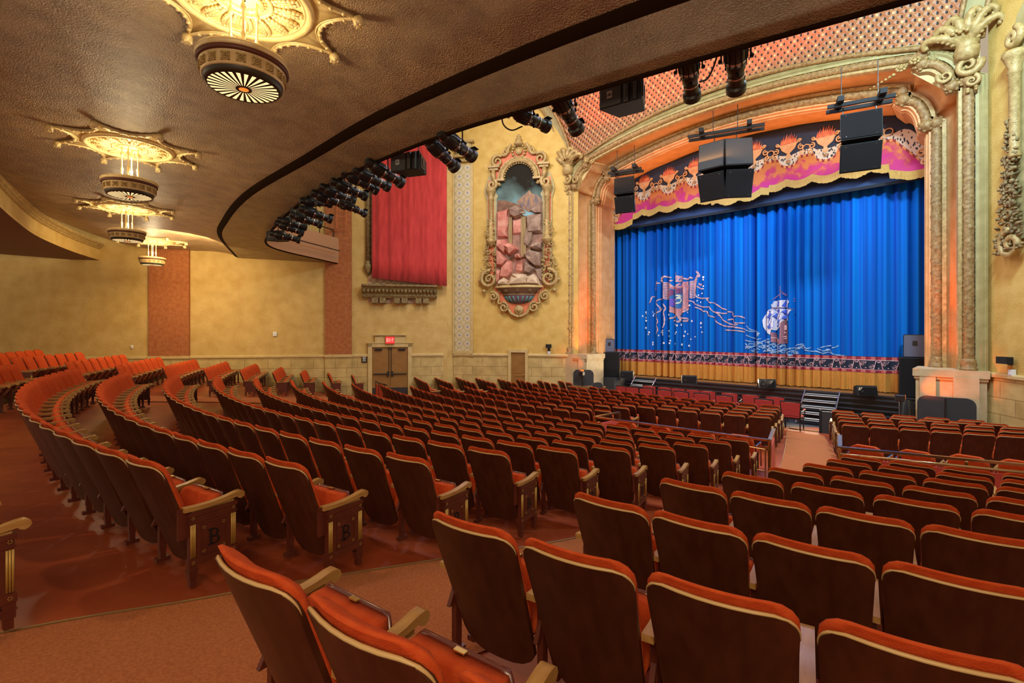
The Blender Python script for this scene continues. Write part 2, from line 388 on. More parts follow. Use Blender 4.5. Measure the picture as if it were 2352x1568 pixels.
# every row: aisle end, far end (floor plan), arc radius, side of the aisle end panel, side of the far end panel
ROWS = {
 'centre block': (25.0, 'R', 'L', [((-4.12,-.66),(-16.85,-.36)), ((-4.35,.53),(-16.86,.79)),((-3.93,1.36),(-16.3,1.75)),((-3.75,2.35),(-16.5,2.9)),((-3.80,3.38),(-16.94,4.07)),((-3.66,4.34),(-17.24,5.25)),((-3.57,5.34),(-17.42,6.45)),((-3.46,6.36),(-17.44,7.6)),((-3.45,7.44),(-17.17,8.6)),((-3.5,8.52),(-16.76,9.57)),((-3.49,9.36),(-15.87,10.35))]),
 'stage front block': (14.5, 'R', 'L', [((-7.88,10.40),(-15.67,11.60)),((-7.64,11.12),(-14.94,12.28)),((-7.7,12.10),(-14.35,13.0)),((-4.3,13.32),(-13.77,13.75)),((-4.42,13.96),(-13.11,14.34)),((-4.54,14.62),(-12.57,14.98)),((-4.66,15.26),(-12.16,15.65)),((-4.85,15.94),(-11.64,16.28))]),
 'block by double doors': (30, 'R', None, [((-16.99,11.78),(-20.3,13.3)),((-16.37,12.57),(-20.1,14.2)),((-15.84,13.41),(-19.3,14.95)),((-15.37,14.14),(-18.6,15.58)),((-14.85,14.9),(-17.6,16.1)),((-14.06,15.40),(-17.0,16.68)),((-13.55,16.05),(-16.0,17.05)),((-13.35,16.83),(-15.3,17.62))]),
 'block along plaster wall': (40, 'R', None, [((-20.19,-.84),(-22.96,.15)),((-19.32,-.32),(-22.81,1.18)),((-19.0,.76),(-23.1,2.4)),((-18.96,1.87),(-23.0,3.5)),((-19.2,3.08),(-22.91,4.66)),((-19.3,4.25),(-22.81,5.77)),((-19.79,5.52),(-22.8,6.92)),((-20.01,6.74),(-22.94,8.17)),((-20.5,8.0),(-22.8,9.25)),((-20.75,9.28),(-22.6,10.15)),((-20.86,10.43),(-22.1,11.1))]),
 'block across the aisle': (30, None, None, [((-1.87,.51),(-.67,.74)),((-1.87,1.52),(.42,2.03)),((-1.77,2.60),(.45,2.92)),((-1.73,3.72),(.50,4.02)),((-1.63,4.78),(.15,5.02)),((-1.55,5.88),(.22,6.12)),((-1.48,7.0),(.28,7.25)),((-1.46,8.12),(.32,8.30)),((-1.47,9.07),(.34,9.22))]),
 'corner block by steps': (30, 'L', None, [((-2.31,13.72),(.30,14.60)),((-2.51,14.41),(.33,15.40)),((-2.66,15.05),(.36,16.1)),((-2.83,15.66),(.0,16.4)),((-3.04,16.25),(-.4,16.8))]),
}
seats = []
for blk, (rad, e0, e1, rows) in ROWS.items():
    for ri, (p0, p1) in enumerate(rows):
        a, b = Vector((p0[0], p0[1], 0)), Vector((p1[0], p1[1], 0))
        L = (b-a).length; n = max(2, round(L/.602)+1)
        mid = (a+b)/2; tdir = (b-a)/L; nrm = Vector((-tdir.y, tdir.x, 0))
        if nrm.y < 0: nrm = -nrm
        cen = mid+nrm*math.sqrt(max(rad*rad-L*L/4, 0))
        va, vb = a-cen, b-cen
        a0 = math.atan2(va.y, va.x); a1 = math.atan2(vb.y, vb.x)
        for i in range(n):
            an = a0+(a1-a0)*i/(n-1)
            p = cen+rad*Vector((math.cos(an), math.sin(an), 0))
            rz = math.atan2(-math.cos(an), -math.sin(an))       # facing the arc's centre
            fx, fy = -math.cos(an), -math.sin(an)
            rz = math.atan2(-fx, fy)
            zc = floor_z(p.x, p.y)
            d = (p.y-p.x)*S2; l = (p.x+p.y)*S2
            px = HX+F*l/max(d, .1)
            vis = d > .6 and (-90 if d > 4 else -430) < px < 2352+120
            ends = []
            if i == 0 and e0: ends.append(e0)
            if i == n-1 and e1: ends.append(e1)
            seats.append(dict(blk=blk, row=ri, i=i, n=n, nr=len(rows), p=(p.x, p.y, zc), rz=rz, d=d, vis=vis, ends=ends, arms=('L', 'R') if (i == (0 if e0 == 'R' else n-1)) else ('L',)))
vis = sorted([s for s in seats if s['vis']], key=lambda s: s['d'])
NEAR, FARS = vis[:300], vis[300:]

def chair_parts(s):
    P = [(k, CM[k]) for k in BASE]
    for a in s['arms']:
        P.append(('armrest', CM['armrest'+a]))
        if a not in s['ends']: P.append(('leg', CM['leg'+a]))
    for e in s['ends']:
        if e not in s['arms']: P.append(('armrest', CM['armrest'+e]))
        P.append(('end_panel', CM['end'+e]))
    return P
for s in NEAR:
    t = empty('theatre_seat', s['p'], s['rz'])
    back = s['nr']-s['row']
    wh = {'centre block': 'from the carpeted aisle', 'block across the aisle': 'from the carpeted aisle', 'corner block by steps': 'from the carpeted aisle',
          'stage front block': 'from the aisle end', 'block by double doors': 'from the aisle end', 'block along plaster wall': 'from the aisle end'}[s['blk']]
    tag(t, 'red plush seat, %s %s in %s back row, %s' % (ORD[s['i']], wh, ORD[s['row']], s['blk']), 'seat', 'theatre seats in the '+s['blk'])
    for nm, me in chair_parts(s):
        o = link(nm, me, t)
        if nm == 'end_panel':
            k = 'R' if me == CM['endR'] else 'L'
            if s['d'] < 21:
                link('gilt_fluting', CM['flute'+k+'a'], o); link('gilt_fluting', CM['flute'+k+'b'], o); link('letter', CM['letter'+k], o)
    if s['d'] < 5: link('number_plate', CM['number_plate'], t)
# the seats farthest away, one body
def merge(name, items, mats):
    vs, fs, mi, sm = [], [], [], []
    off = 0
    for me, Mx in items:
        n = len(me.vertices); co = np.empty(n*3); me.vertices.foreach_get('co', co); co = co.reshape(-1, 3)
        Mn = np.array(Mx); co = co @ Mn[:3, :3].T+Mn[:3, 3]
        vs.append(co); k = mats.index(me.materials[0])
        for p in me.polygons:
            fs.append(tuple(i+off for i in p.vertices)); mi.append(k); sm.append(p.use_smooth)
        off += n
    me = bpy.data.meshes.new(name); me.from_pydata(np.concatenate(vs).tolist(), [], fs)
    for m in mats: me.materials.append(m)
    me.polygons.foreach_set('material_index', mi); me.polygons.foreach_set('use_smooth', sm); me.update()
    return me
items = []
for s in FARS:
    Mx = T(*s['p']) @ RZ(s['rz'])
    for nm, me in chair_parts(s):
        if nm != 'edge_band': items.append((me, Mx))
if items:
    o = link('distant_theatre_seats', merge('distant_theatre_seats', items, [M['veneer'], M['plush'], M['pan'], M['oak'], M['iron']]))
    tag(o, 'small far rows of red plush seats between the centre block and the stage', 'seats', kind='stuff')
# ------------------------------------------------------------------ floor, carpets
def wall_x(Y): return -27.8+.667*Y
WC = (-11.0, 26.0)
rows = []
for r in [36,34,32,31,30,29,28.1,27.2,26.35,25.45,24.55,23.7,22.8,21.9,20.95,20,19,18.1,17.2,16.3,15.4,14.5,13.5,12.5,11.5,10.5,9.5,8.6]:
    row = []
    for k in range(61):
        a = math.radians(-62+124*k/60)
        x, y = WC[0]+r*math.sin(a), WC[1]-r*math.cos(a)
        row.append((x, y, floor_z(x, y)))
    rows.append(row)
tag(MB().grid(rows).build('floor', M['red_floor'], smooth=True), kind='structure')
def strip(name, L, Rr, mt, dz=.014, n=6, m=6):
    A, B = spline(L, n), spline(Rr, n); k = min(len(A), len(B)); rows = []
    for i in range(k):
        a, b = A[int(i*(len(A)-1)/(k-1))], B[int(i*(len(B)-1)/(k-1))]
        rows.append([(a[0]+(b[0]-a[0])*j/m, a[1]+(b[1]-a[1])*j/m, floor_z(a[0]+(b[0]-a[0])*j/m, a[1]+(b[1]-a[1])*j/m)+dz) for j in range(m+1)])
    o = MB().grid(rows).build(name, mt, smooth=True)
    return o
AL = [(-4.05,-2.2),(-4.0,-.1),(-3.87,.76),(-3.75,1.5),(-3.5,2.6),(-3.25,3.7),(-3.1,5.4),(-2.98,8),(-3.02,10),(-3.3,11.4),(-3.9,14),(-4.68,17.0)]
AR = [(-2.2,-2.2),(-2.2,-.1),(-2.2,.76),(-2.2,1.5),(-2.12,2.6),(-2.08,3.7),(-1.95,5.4),(-1.85,8),(-1.95,10),(-2.2,11.4),(-2.75,14),(-3.65,17.0)]
tag(strip('aisle_carpet', AL, AR, M['carpet']), 'long rust coloured carpet runner down the sloping aisle to the stage steps', 'carpet')
tag(strip('aisle_carpet', [(-18.9,-1.6),(-18.7,1),(-18.9,3.2),(-19.2,5.5),(-20.1,8),(-20.5,10.3)], [(-17.3,-1.6),(-17.3,1),(-17.6,3.2),(-17.9,5.5),(-17.8,8),(-16.6,10.6)], M['carpet']),
    'rust carpet strip in the far aisle beside the block along the plaster wall', 'carpet')
def nose(L, name='floor_nosing'):
    P = [(x, y, floor_z(x, y)+.02) for x, y in spline(L, 5)]
    return MB().tube(P, .007, 6).build(name, M['nosing'])
tag(nose(AL), 'worn brass edging along the carpet beside the lettered end panels', 'edging strip')
tag(nose([(-17.3,-1.6),(-17.3,1),(-17.6,3.2),(-17.9,5.5),(-17.8,8)]), 'pale edging strip of the far aisle carpet', 'edging strip')
# ------------------------------------------------------------------ walls
LWF = frame((-27.8, 0, 0), (.555, .832, 0), (-.832, .555, 0), (0, 0, 1))
SPF = frame((-18.46, 14.49, 0), (.839, .544, 0), (-.544, .839, 0), (0, 0, 1))
RWF = frame((-.13, 17.7, 0), (.545, -.84, 0), (.84, .545, 0), (0, 0, 1))
def s_left(px):
    t = (px-HX)/F; q = (t-1)/(t+1); return 27.8/(.667-q)/.832
def s_splay(px):
    t = (px-HX)/F; q = (t-1)/(t+1); return (40.83/(1.544-q)-14.49)/.544
def put(mb, name, mt, Fm, parent=None, smooth=False):
    o = mb.build(name, mt, parent, smooth)
    if parent is None: o.matrix_world = Fm
    return o
def root(name, Fm, label, cat, group=None):
    o = bpy.data.objects.new(name, None); C.objects.link(o); o.matrix_world = Fm
    return tag(o, label, cat, group)
dl0, dl1 = s_left(848), s_left(943)
tag(put(MB().box((6.2, .15, 4.4), (21.4, .3, 15.6)), 'wall_left', M['wall_gold'], LWF), kind='structure')
def dado(Fm, s0, s1, nm):
    tag(put(MB().box(((s0+s1)/2, -.015, -2.3), (s1-s0, .07, 2.24)), 'baseboard_'+nm, M['stone'], Fm), kind='structure')
    mb = MB(); mb.prism([(-.10, -1.17), (-.10, -1.10), (-.07, -1.06), (0, -1.06), (0, -1.20), (-.05, -1.20)], s0, s1, frame((0,0,0), (0,1,0), (1,0,0), (0,0,1)))
    tag(put(mb, 'trim_'+nm, M['cream'], Fm), kind='structure')
dado(LWF, -4.5, dl0, 'left_rear'); dado(LWF, dl1, 16.72, 'left_front')
# return between the side wall and the splayed wall
mb = MB(); mb.add([(-18.53,13.9,-3.4),(-18.46,14.49,-3.4),(-18.46,14.49,12.2),(-18.53,13.9,12.2)], [(0,1,2,3)])
tag(mb.build('wall_return', M['wall_gold']), kind='structure')
tag(put(MB().box((2.98, .15, 4.4), (5.96, .3, 15.6)), 'wall_splay', M['wall'], SPF), kind='structure')
d20, d21 = s_splay(1171), s_splay(1211)
dado(SPF, 0, d20, 'splay_rear'); dado(SPF, d21, 5.9, 'splay_front')
tag(put(MB().box((3.0, .15, 4.4), (6.0, .3, 15.6)), 'wall_right', M['wall'], RWF), kind='structure')
dado(RWF, 0.05, 6, 'right')
# terracotta pilasters on the left wall
for i, (a, b) in enumerate(((345, 437), (748, 808))):
    s0, s1 = s_left(a), s_left(b)
    tag(put(MB().box(((s0+s1)/2, -.06, 5.5), (s1-s0, .16, 13.2)), 'trim_pilaster_%d' % (i+1), M['terracotta'], LWF), kind='structure')
    tag(put(MB().box(((s0+s1)/2, -.05, -2.3), (s1-s0+.02, .14, 2.26)), 'baseboard_pilaster_%d' % (i+1), M['stone'], LWF), kind='structure')
    tag(put(MB().box(((s0+s1)/2, -.09, -1.12), (s1-s0+.06, .16, .12)), 'trim_pilaster_cap_%d' % (i+1), M['cream'], LWF), kind='structure')

# tiled pilaster strip at the start of the splayed wall
def tile_mat():
    m = bpy.data.materials.new('octagon_tile'); m.use_nodes = True; nt = m.node_tree; b = nt.nodes['Principled BSDF']; b.inputs['Roughness'].default_value = .45
    N = nt.nodes.new; Lk = nt.links.new
    def math_(op, a, bb=None, c=None):
        n = N('ShaderNodeMath'); n.operation = op
        for i, x in enumerate((a, bb, c)):
            if x is None: continue
            if isinstance(x, (int, float)): n.inputs[i].default_value = x
            else: Lk(x, n.inputs[i])
        return n.outputs[0]
    tc = N('ShaderNodeTexCoord'); sp = N('ShaderNodeSeparateXYZ'); Lk(tc.outputs['Object'], sp.inputs[0])
    p = .40
    def cell(x): return math_('ABSOLUTE', math_('SUBTRACT', math_('FRACT', math_('DIVIDE', x, p)), .5))
    u = cell(math_('ADD', sp.outputs['X'], -.107+.4)); w = cell(math_('ADD', sp.outputs['Z'], 10.0))
    mx = math_('MAXIMUM', u, w); sm = math_('MULTIPLY', math_('ADD', u, w), .72); oc = math_('MAXIMUM', mx, sm)
    line = math_('LESS_THAN', math_('ABSOLUTE', math_('SUBTRACT', oc, .455)), .022)
    inner = math_('LESS_THAN', math_('ABSOLUTE', math_('SUBTRACT', oc, .36)), .012)
    dm = math_('ADD', u, w); dot = math_('LESS_THAN', dm, .20); ring = math_('LESS_THAN', math_('ABSOLUTE', math_('SUBTRACT', dm, .16)), .03)
    def mixc(f, A, Bc):
        n = N('ShaderNodeMix'); n.data_type = 'RGBA'; Lk(f, n.inputs[0])
        if isinstance(A, tuple): n.inputs[6].default_value = (*A, 1)
        else: Lk(A, n.inputs[6])
        n.inputs[7].default_value = (*Bc, 1); return n.outputs[2]
    c = mixc(inner, (.58,.47,.29), (.44,.33,.17)); c = mixc(line, c, (.22,.27,.10)); c = mixc(dot, c, (.24,.26,.34)); c = mixc(ring, c, (.40,.38,.36))
    Lk(c, b.inputs['Base Color']); return m
s0, s1 = s_splay(1044), s_splay(1086)
tp = root('tiled_pilaster', SPF @ T(0, 0, 0), 'tall pilaster of pale octagon tiles between red wall curtain and fountain niche', 'pilaster')
MB().box(((s0+s1)/2, -.03, 3.4), (s1-s0-.08, .08, 9.1)).build('tile_panel', tile_mat(), tp)
mb = MB()
for s_ in (s0-.02, s1-.02): mb.box((s_, -.04, 3.4), (.10, .12, 9.2))
mb.box(((s0+s1)/2, -.04, -1.02), (s1-s0+.06, .14, .14)); mb.build('border_moulding', M['cream'], tp)
mb = MB(); sc_ = (s0+s1)/2
mb.box((sc_, -.10, 8.35), (1.15, .26, .12)); mb.box((sc_, -.12, 9.0), (1.1, .3, .10)); mb.box((sc_, -.07, 8.12), (1.0, .18, .10)); mb.build('capital', M['gold'], tp)
mb = MB(); mb.lathe([(.02,-.34),(.22,-.3),(.30,-.05),(.30,.15),(.24,.3),(.02,.34)], 14, T(sc_, -.10, 8.68) @ Matrix.Diagonal((1.5, .6, 1, 1))); mb.build('capital_panel', M['greygreen'], tp, True)

# ------------------------------------------------------------------ doors
dr = root('door_1', LWF, 'brown double doors with panic bars in the side wall', 'door'); tag(dr, kind='structure')
a, b = s_left(855), s_left(937); zt, zb = -.74, -3.02; md = (a+b)/2
for (p, q) in ((a, md-.008), (md+.008, b)):
    lf = MB().box(((p+q)/2, -.03, (zt+zb)/2), (q-p, .05, zt-zb)).build('door_leaf', M['door'], dr)
    MB().box(((p+q)/2, -.06, zb+.22), (q-p-.02, .012, .36)).build('kick_plate', M['kick'], lf)
    mb = MB(); mb.tube([(p+.06, -.12, -1.98), (q-.06, -.12, -1.98)], .03, 8); mb.box((q-.08 if p < md-.1 else p+.08, -.09, -1.98), (.09, .08, .24)); mb.build('push_bar', M['black'], lf)
    mb = MB(); mb.box(((p*.35+q*.65) if p > a+.1 else (p*.65+q*.35), -.09, zt-.12), (.32, .08, .08)); mb.build('door_closer', M['black_matt'], lf)
    mb = MB(); x_ = q-.05 if p < md-.1 else p+.05; mb.tube([(x_, -.075, -1.9), (x_, -.075, zt-.02)], .012, 6); mb.box((x_, -.075, zt-.07), (.06, .04, .1)); mb.build('latch_rod', M['black'], lf)
mb = MB()
for s_ in (a-.09, b+.09): mb.box((s_, -.05, (zt+zb)/2+.07), (.18, .16, zt-zb+.14))
mb.box((md, -.05, zt+.09), (b-a+.36, .16, .18)); mb.box((md, -.06, zt+.20), (b-a+.44, .20, .05)); mb.box((md, -.05, zt+.34), (1.35, .14, .28)); mb.box((md, -.06, zt+.5), (.95, .12, .06)); mb.box((md, -.05, zt+.42), (.9, .08, .2)); mb.box((md, -.08, zt+.56), (1.45, .22, .05))
mb.build('door_frame', M['cream'], dr)
ex = root('exit_sign', LWF @ T(md, -.14, -.42), 'small red lit exit sign above the double doors', 'sign')
MB().box((0, -.04, 0), (.40, .09, .34)).build('housing', M['led_red'], ex); MB().box((0, -.088, 0), (.36, .008, .28)).build('face', M['exitred'], ex)
def block_text(txt, h, w, gap, th=.2):
    G = {'E': [(0,0,th,1),(0,0,1,.17),(0,.42,.8,.58),(0,.83,1,1)], 'X': None, 'I': [(.4,0,.6,1)], 'T': [(0,.83,1,1),(.4,0,.6,1)], 'J': [(.7,0,1,1),(0,0,1,.18),(0,0,.25,.4)], 'B': [(0,0,th+.05,1),(0,0,.9,.16),(0,.42,.85,.58),(0,.84,.9,1),(.75,.08,1,.46),(.75,.54,1,.92)], 'L': [(0,0,th+.1,1),(0,0,1,.18)]}
    polys = []; x = 0
    for ch in txt:
        if ch == 'X': P = [[(0,0),(.24,0),(1,1),(.76,1)], [(.76,0),(1,0),(.24,1),(0,1)]]
        else: P = [[(p[0],p[1]),(p[2],p[1]),(p[2],p[3]),(p[0],p[3])] for p in G[ch]]
        polys += [[(x+u*w, v*h) for u, v in q] for q in P]; x += w+gap
    W = x-gap
    return [[(u-W/2, v-h/2) for u, v in q] for q in polys]
mb = MB()
for q in block_text('EXIT', .15, .06, .022): mb.prism(q, -.098, -.092)
mb.build('letters', M['exitletter'], ex)
d2 = root('door_2', SPF, None, None); tag(d2, kind='structure')
a, b = s_splay(1175), s_splay(1207); zb = -3.1; zt = -1.0
lf = MB().box(((a+b)/2, -.03, (zt+zb)/2), (b-a, .05, zt-zb)).build('door_leaf', M['door'], d2)
mb = MB()
for (z0, z1) in ((-2.9, -2.1), (-1.95, -1.1)):
    for s_ in (a+.12, b-.12): mb.box((s_, -.06, (z0+z1)/2), (.03, .02, z1-z0))
    for z in (z0, z1): mb.box(((a+b)/2, -.06, z), (b-a-.24, .02, .03))
mb.build('panel_moulding', M['door'], lf); MB().ball((b-.08, -.09, -2.05), .035).build('door_knob', M['brass'], lf, True)
mb = MB()
for s_ in (a-.07, b+.07): mb.box((s_, -.05, (zt+zb)/2+.06), (.14, .14, zt-zb+.12))
mb.box(((a+b)/2, -.05, zt+.07), (b-a+.28, .15, .14)); mb.build('door_frame', M['cream'], d2)
# ------------------------------------------------------------------ small fittings on the walls
def wallbox(name, Fm, s_, z, sz, mt, label, cat, y=-.02, extra=None):
    t = root(name, Fm @ T(s_, y, z), label, cat); MB().rbox((0, -sz[1]/2, 0), sz, .01).build('housing', mt, t)
    if extra: extra(t)
    return t
def ex1(t): MB().box((0, -.075, 0), (.06, .02, .05)).build('lens', M['white_plastic'], t)
wallbox('wall_strobe', LWF, s_left(632), -.13, (.16, .06, .2), M['white_plastic'], 'white square fire strobe on wall beneath the balcony end', 'strobe', extra=ex1)
wallbox('light_switch', LWF, s_left(304), -.66, (.10, .03, .14), M['white_plastic'], 'small white switch on gold wall near the terracotta pilaster', 'switch', extra=lambda t: MB().box((0, -.035, 0), (.03, .02, .05)).build('toggle', M['cream'], t))
def ex2(t):
    mb = MB()
    for k, w in enumerate((.14, .16, .12, .15)): mb.box((0, -.033, .10-k*.055), (w, .006, .022))
    mb.build('pictograms', M['white_plastic'], t)
wallbox('rest_room_sign', LWF, s_left(837), -1.30, (.24, .03, .30), M['ink'], 'small black plaque with white symbols beside the double doors', 'sign', y=-.06, extra=ex2)
def ex3(t):
    MB().box((0, -.06, .08), (.10, .10, .06)).build('bracket', M['black'], t)
    o = MB().box((0, -.17, .17), (.26, .10, .17)).build('lamp_head', M['black_matt'], t)
wallbox('work_light', SPF, s_splay(1261.5), -.86, (.12, .03, .14), M['black'], 'black emergency lamp on splayed wall near the arch', 'lamp', extra=ex3)
wallbox('wall_outlet_box', SPF, s_splay(1261.5), -1.0, (.13, .07, .14), M['white_plastic'], 'white box beneath the black lamp beside the arch', 'box', extra=lambda t: MB().box((0, -.075, 0), (.07, .01, .07)).build('cover', M['white'], t))
def ex4(t): MB().box((0, -.14, .06), (.34, .14, .17)).build('lamp_head', M['black_matt'], t)
wallbox('work_light', RWF, .78, -.78, (.12, .05, .12), M['black'], 'black emergency lamp on wall right of the stage arch', 'lamp', extra=ex4)
wallbox('wall_outlet_box', RWF, .86, -1.02, (.16, .08, .16), M['white_plastic'], 'white box below the lamp right of the stage arch', 'box', extra=lambda t: MB().box((0, -.085, 0), (.09, .01, .09)).build('cover', M['white'], t))

# ------------------------------------------------------------------ organ opening, its curtain and sill on the left wall
def lozenge():
    m = bpy.data.materials.new('painted_lozenges'); m.use_nodes = True; nt = m.node_tree; b = nt.nodes['Principled BSDF']
    tc = nt.nodes.new('ShaderNodeTexCoord'); mp = nt.nodes.new('ShaderNodeMapping'); mp.inputs['Rotation'].default_value = (0, PI/4, 0)
    ch = nt.nodes.new('ShaderNodeTexBrick'); sp = nt.nodes.new('ShaderNodeSeparateXYZ'); cb = nt.nodes.new('ShaderNodeCombineXYZ')
    nt.links.new(tc.outputs['Object'], mp.inputs['Vector']); nt.links.new(mp.outputs[0], sp.inputs[0])
    nt.links.new(sp.outputs['X'], cb.inputs[0]); nt.links.new(sp.outputs['Z'], cb.inputs[1]); nt.links.new(cb.outputs[0], ch.inputs['Vector'])
    ch.offset = 0; ch.inputs['Scale'].default_value = 1; ch.inputs['Brick Width'].default_value = .22; ch.inputs['Row Height'].default_value = .22; ch.inputs['Mortar Size'].default_value = .018
    ch.inputs['Color1'].default_value = (.42,.22,.16,1); ch.inputs['Color2'].default_value = (.34,.20,.14,1); ch.inputs['Mortar'].default_value = (.62,.46,.24,1)
    nt.links.new(ch.outputs[0], b.inputs['Base Color']); return m
og = root('organ_grille', LWF, 'tall patterned organ opening with gilt side mouldings behind the red wall curtain', 'organ grille')
s0, s1 = s_left(846), s_left(985)
MB().box(((s0+s1)/2, -.02, 5.4), (s1-s0, .06, 8.2)).build('grille_panel', lozenge(), og)
mb = MB()
for s_ in (s0, s1): mb.tube([(s_, -.10, 3.0), (s_, -.10, 9.4)], .11, 10); mb.lathe([(.02,-.45),(.10,-.35),(.20,-.1),(.20,0),(.12,.08),(.14,.2)], 12, T(s_, -.1, 3.0))
mb.build('side_moulding', M['olive'], og, True)
sl = root('stone_sill', LWF, 'carved dark cornice sill on paired brackets above the double doors', 'sill')
s0, s1 = s_left(833), s_left(1003); ml = (s0+s1)/2; W_ = (s1-s0)
mb = MB(); mb.prism([(0, 1.52), (-.28, 1.52), (-.34, 1.62), (-.30, 1.68), (-.46, 1.98), (-.58, 2.04), (-.58, 2.12), (0, 2.12)], s0, s1, frame((0,0,0), (0,1,0), (1,0,0), (0,0,1))); mb.build('cornice', M['olive'], sl)
mb = MB(); n = 20
for k in range(n):
    s_ = s0+.1+(W_-.2)*k/(n-1); mb.ball((s_, -.40, 1.84), .075, 8, 5, (1, 1, 1.5))
mb.build('leaf_carving', M['olive'], sl, True)
for k, fq in enumerate((.17, .27, .46, .56, .75, .85)):
    mb = MB(); mb.box((s0+W_*fq, -.16, 1.42), (.27, .30, .20)); mb.tube([(s0+W_*fq-.13, -.22, 1.32), (s0+W_*fq+.13, -.22, 1.32)], .09, 10); mb.build('bracket', M['olive'], sl)
def pleat(s, A=1.0): return A*(.05*math.sin(s*9.0+.6*math.sin(s*3.1))+.02*math.sin(s*23+1.3))
mb = MB(); rws = []; s0, s1 = s_left(856), s_left(1013)+.25
for i in range(9):
    rw = []
    for j in range(90):
        u = j/89; s_ = s0+(s1-s0)*u; zb = 2.40-.30*u; z = zb+(9.6-zb)*(i/8)**1.0
        rw.append((s_, -.42+pleat(s_, .55 if u > .25 else 1.0), z))
    rws.append(rw)
mb.grid(rws); o = put(mb, 'wall_curtain', M['velvet'], LWF, None, True); sd = o.modifiers.new('s', 'SOLIDIFY'); sd.thickness = .03
tag(o, 'big red velvet curtain hung on the side wall above the double doors', 'curtain')
# ladder on the front pilaster
ld = root('wall_ladder', LWF @ T(s_left(787), -.34, 0), 'thin orange ladder fixed on the terracotta pilaster below the stage lamps', 'ladder')
mb = MB()
for x in (-.20, .20): mb.tube([(x, 0, 4.6), (x, 0, 8.0)], .02, 6)
mb.build('rail', M['rungs'], ld); 
mb = MB()
for k in range(12): mb.tube([(-.20, 0, 4.85+k*.28), (.20, 0, 4.85+k*.28)], .015, 6)
mb.build('rungs', M['rungs'], ld); mb = MB(); mb.tube([(-.20,0,4.6),(-.34,.1,4.5),(-.34,.22,4.5)], .018, 6); mb.tube([(.2,0,4.6),(-.34,.1,4.5)], .018, 6); mb.build('bracket', M['rungs'], ld)
# balcony-level doorway and lantern on the wall seen past the balcony end
dw = root('door_3', LWF, None, None); tag(dw, kind='structure')
MB().box((s_left(690), -.04, 4.5), (.55, .06, 1.9)).build('door_leaf', M['terracotta'], dw); MB().box((s_left(712), -.06, 4.6), (.16, .12, 2.2)).build('door_frame', M['cream'], dw)
ln = root('wall_sconce', LWF @ T(s_left(698), -.16, 5.15), 'small gilt sconce on the upper wall just above the balcony end', 'sconce')
MB().lathe([(.02,-.22),(.13,-.14),(.15,0),(.13,.06)], 12).build('bowl', M['coral'], ln, True); MB().lathe([(.15,.0),(.19,.05),(.19,.2),(.12,.24)], 12).build('cup', M['gold'], ln, True)

# ------------------------------------------------------------------ balcony soffit, band, front
RI = [(-23.55,6.39),(-18.9,4.6),(-15.95,3.99),(-12.6,3.6),(-9.25,3.62),(-6.16,3.71),(-2.63,4.25),(1,5.3),(5,6.8)]
ED = [(-21.15,9.98),(-20.55,8.9),(-18.75,6.25),(-15.9,5.28),(-11.66,4.56),(-8.93,4.41),(-6.27,4.55),(-4.37,4.9),(-.68,5.72),(2,6.6),(5.6,8.1)]
ris = spline(RI, 10)
ris_n = []
for i, p in enumerate(ris):
    a_, b_ = ris[max(i-1, 0)], ris[min(i+1, len(ris)-1)]; t_ = Vector((b_[0]-a_[0], b_[1]-a_[1])).normalized(); ris_n.append((p[0]-t_.y*.15, p[1]+t_.x*.15))
edg = spline(ED, 8)
k = len(ris); edr = [edg[int(round(i*(len(edg)-1)/(k-1)))] for i in range(k)]
def rear(i, r=27.6):
    a = math.radians(-38+76*i/(k-1)); return (-11+r*math.sin(a), 26-r*math.cos(a))
rows = []
for j in range(19):
    u = j/18; rw = []
    for i in range(k):
        p, q = rear(i), ris[i]; x, y = p[0]+(q[0]-p[0])*u, p[1]+(q[1]-p[1])*u
        x = max(x, wall_x(y)-.05)
        rw.append((x, y, float(np.interp(u, [0, .12, .22, .78, .9, 1], [3.66, 3.55, 3.47, 3.46, 3.40, 3.28]))))
    rows.append(rw)
tag(MB().grid(rows, flip=True).build('ceiling', M['soffit'], smooth=True), kind='structure')
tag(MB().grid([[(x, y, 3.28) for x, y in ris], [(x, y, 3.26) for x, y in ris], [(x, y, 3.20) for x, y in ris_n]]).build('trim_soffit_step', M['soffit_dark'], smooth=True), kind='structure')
rows = []
for j in range(6):
    u = j/5
    rows.append([(a_[0]+(b_[0]-a_[0])*u, a_[1]+(b_[1]-a_[1])*u, 3.20-.12*u) for a_, b_ in zip(ris_n, edr)])
tag(MB().grid(rows).build('ceiling_balcony_band', M['soffit_band'], smooth=True), kind='structure')
nrm_e = []
for i, p in enumerate(edg):
    a_, b_ = edg[max(i-1, 0)], edg[min(i+1, len(edg)-1)]; t_ = Vector((b_[0]-a_[0], b_[1]-a_[1], 0)).normalized(); nrm_e.append(Vector((-t_.y, t_.x, 0)))
prof = [(0, 3.085), (.03, 3.06), (.07, 3.08), (.07, 3.16), (.09, 3.3), (.09, 4.16), (.06, 4.2), (-.22, 4.2)]
rows = [[(p[0]+n_.x*o_, p[1]+n_.y*o_, z) for p, n_ in zip(edg, nrm_e)] for o_, z in prof]
tag(MB().grid(rows).build('wall_balcony_front', M['fascia'], smooth='a'), kind='structure')
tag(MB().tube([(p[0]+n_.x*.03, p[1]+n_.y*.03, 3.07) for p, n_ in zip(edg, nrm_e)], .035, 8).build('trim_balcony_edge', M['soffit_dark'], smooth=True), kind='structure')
br = empty('balcony_rail', (0,0,0), 0, 'dark bronze handrail on the far end of the balcony front', 'rail')
seg = edg[:26]
MB().tube([(p[0]-n_.x*.06, p[1]-n_.y*.06, 4.55) for p, n_ in list(zip(edg, nrm_e))[2:40]], .03, 8).build('handrail', M['drumdark'], br, True)
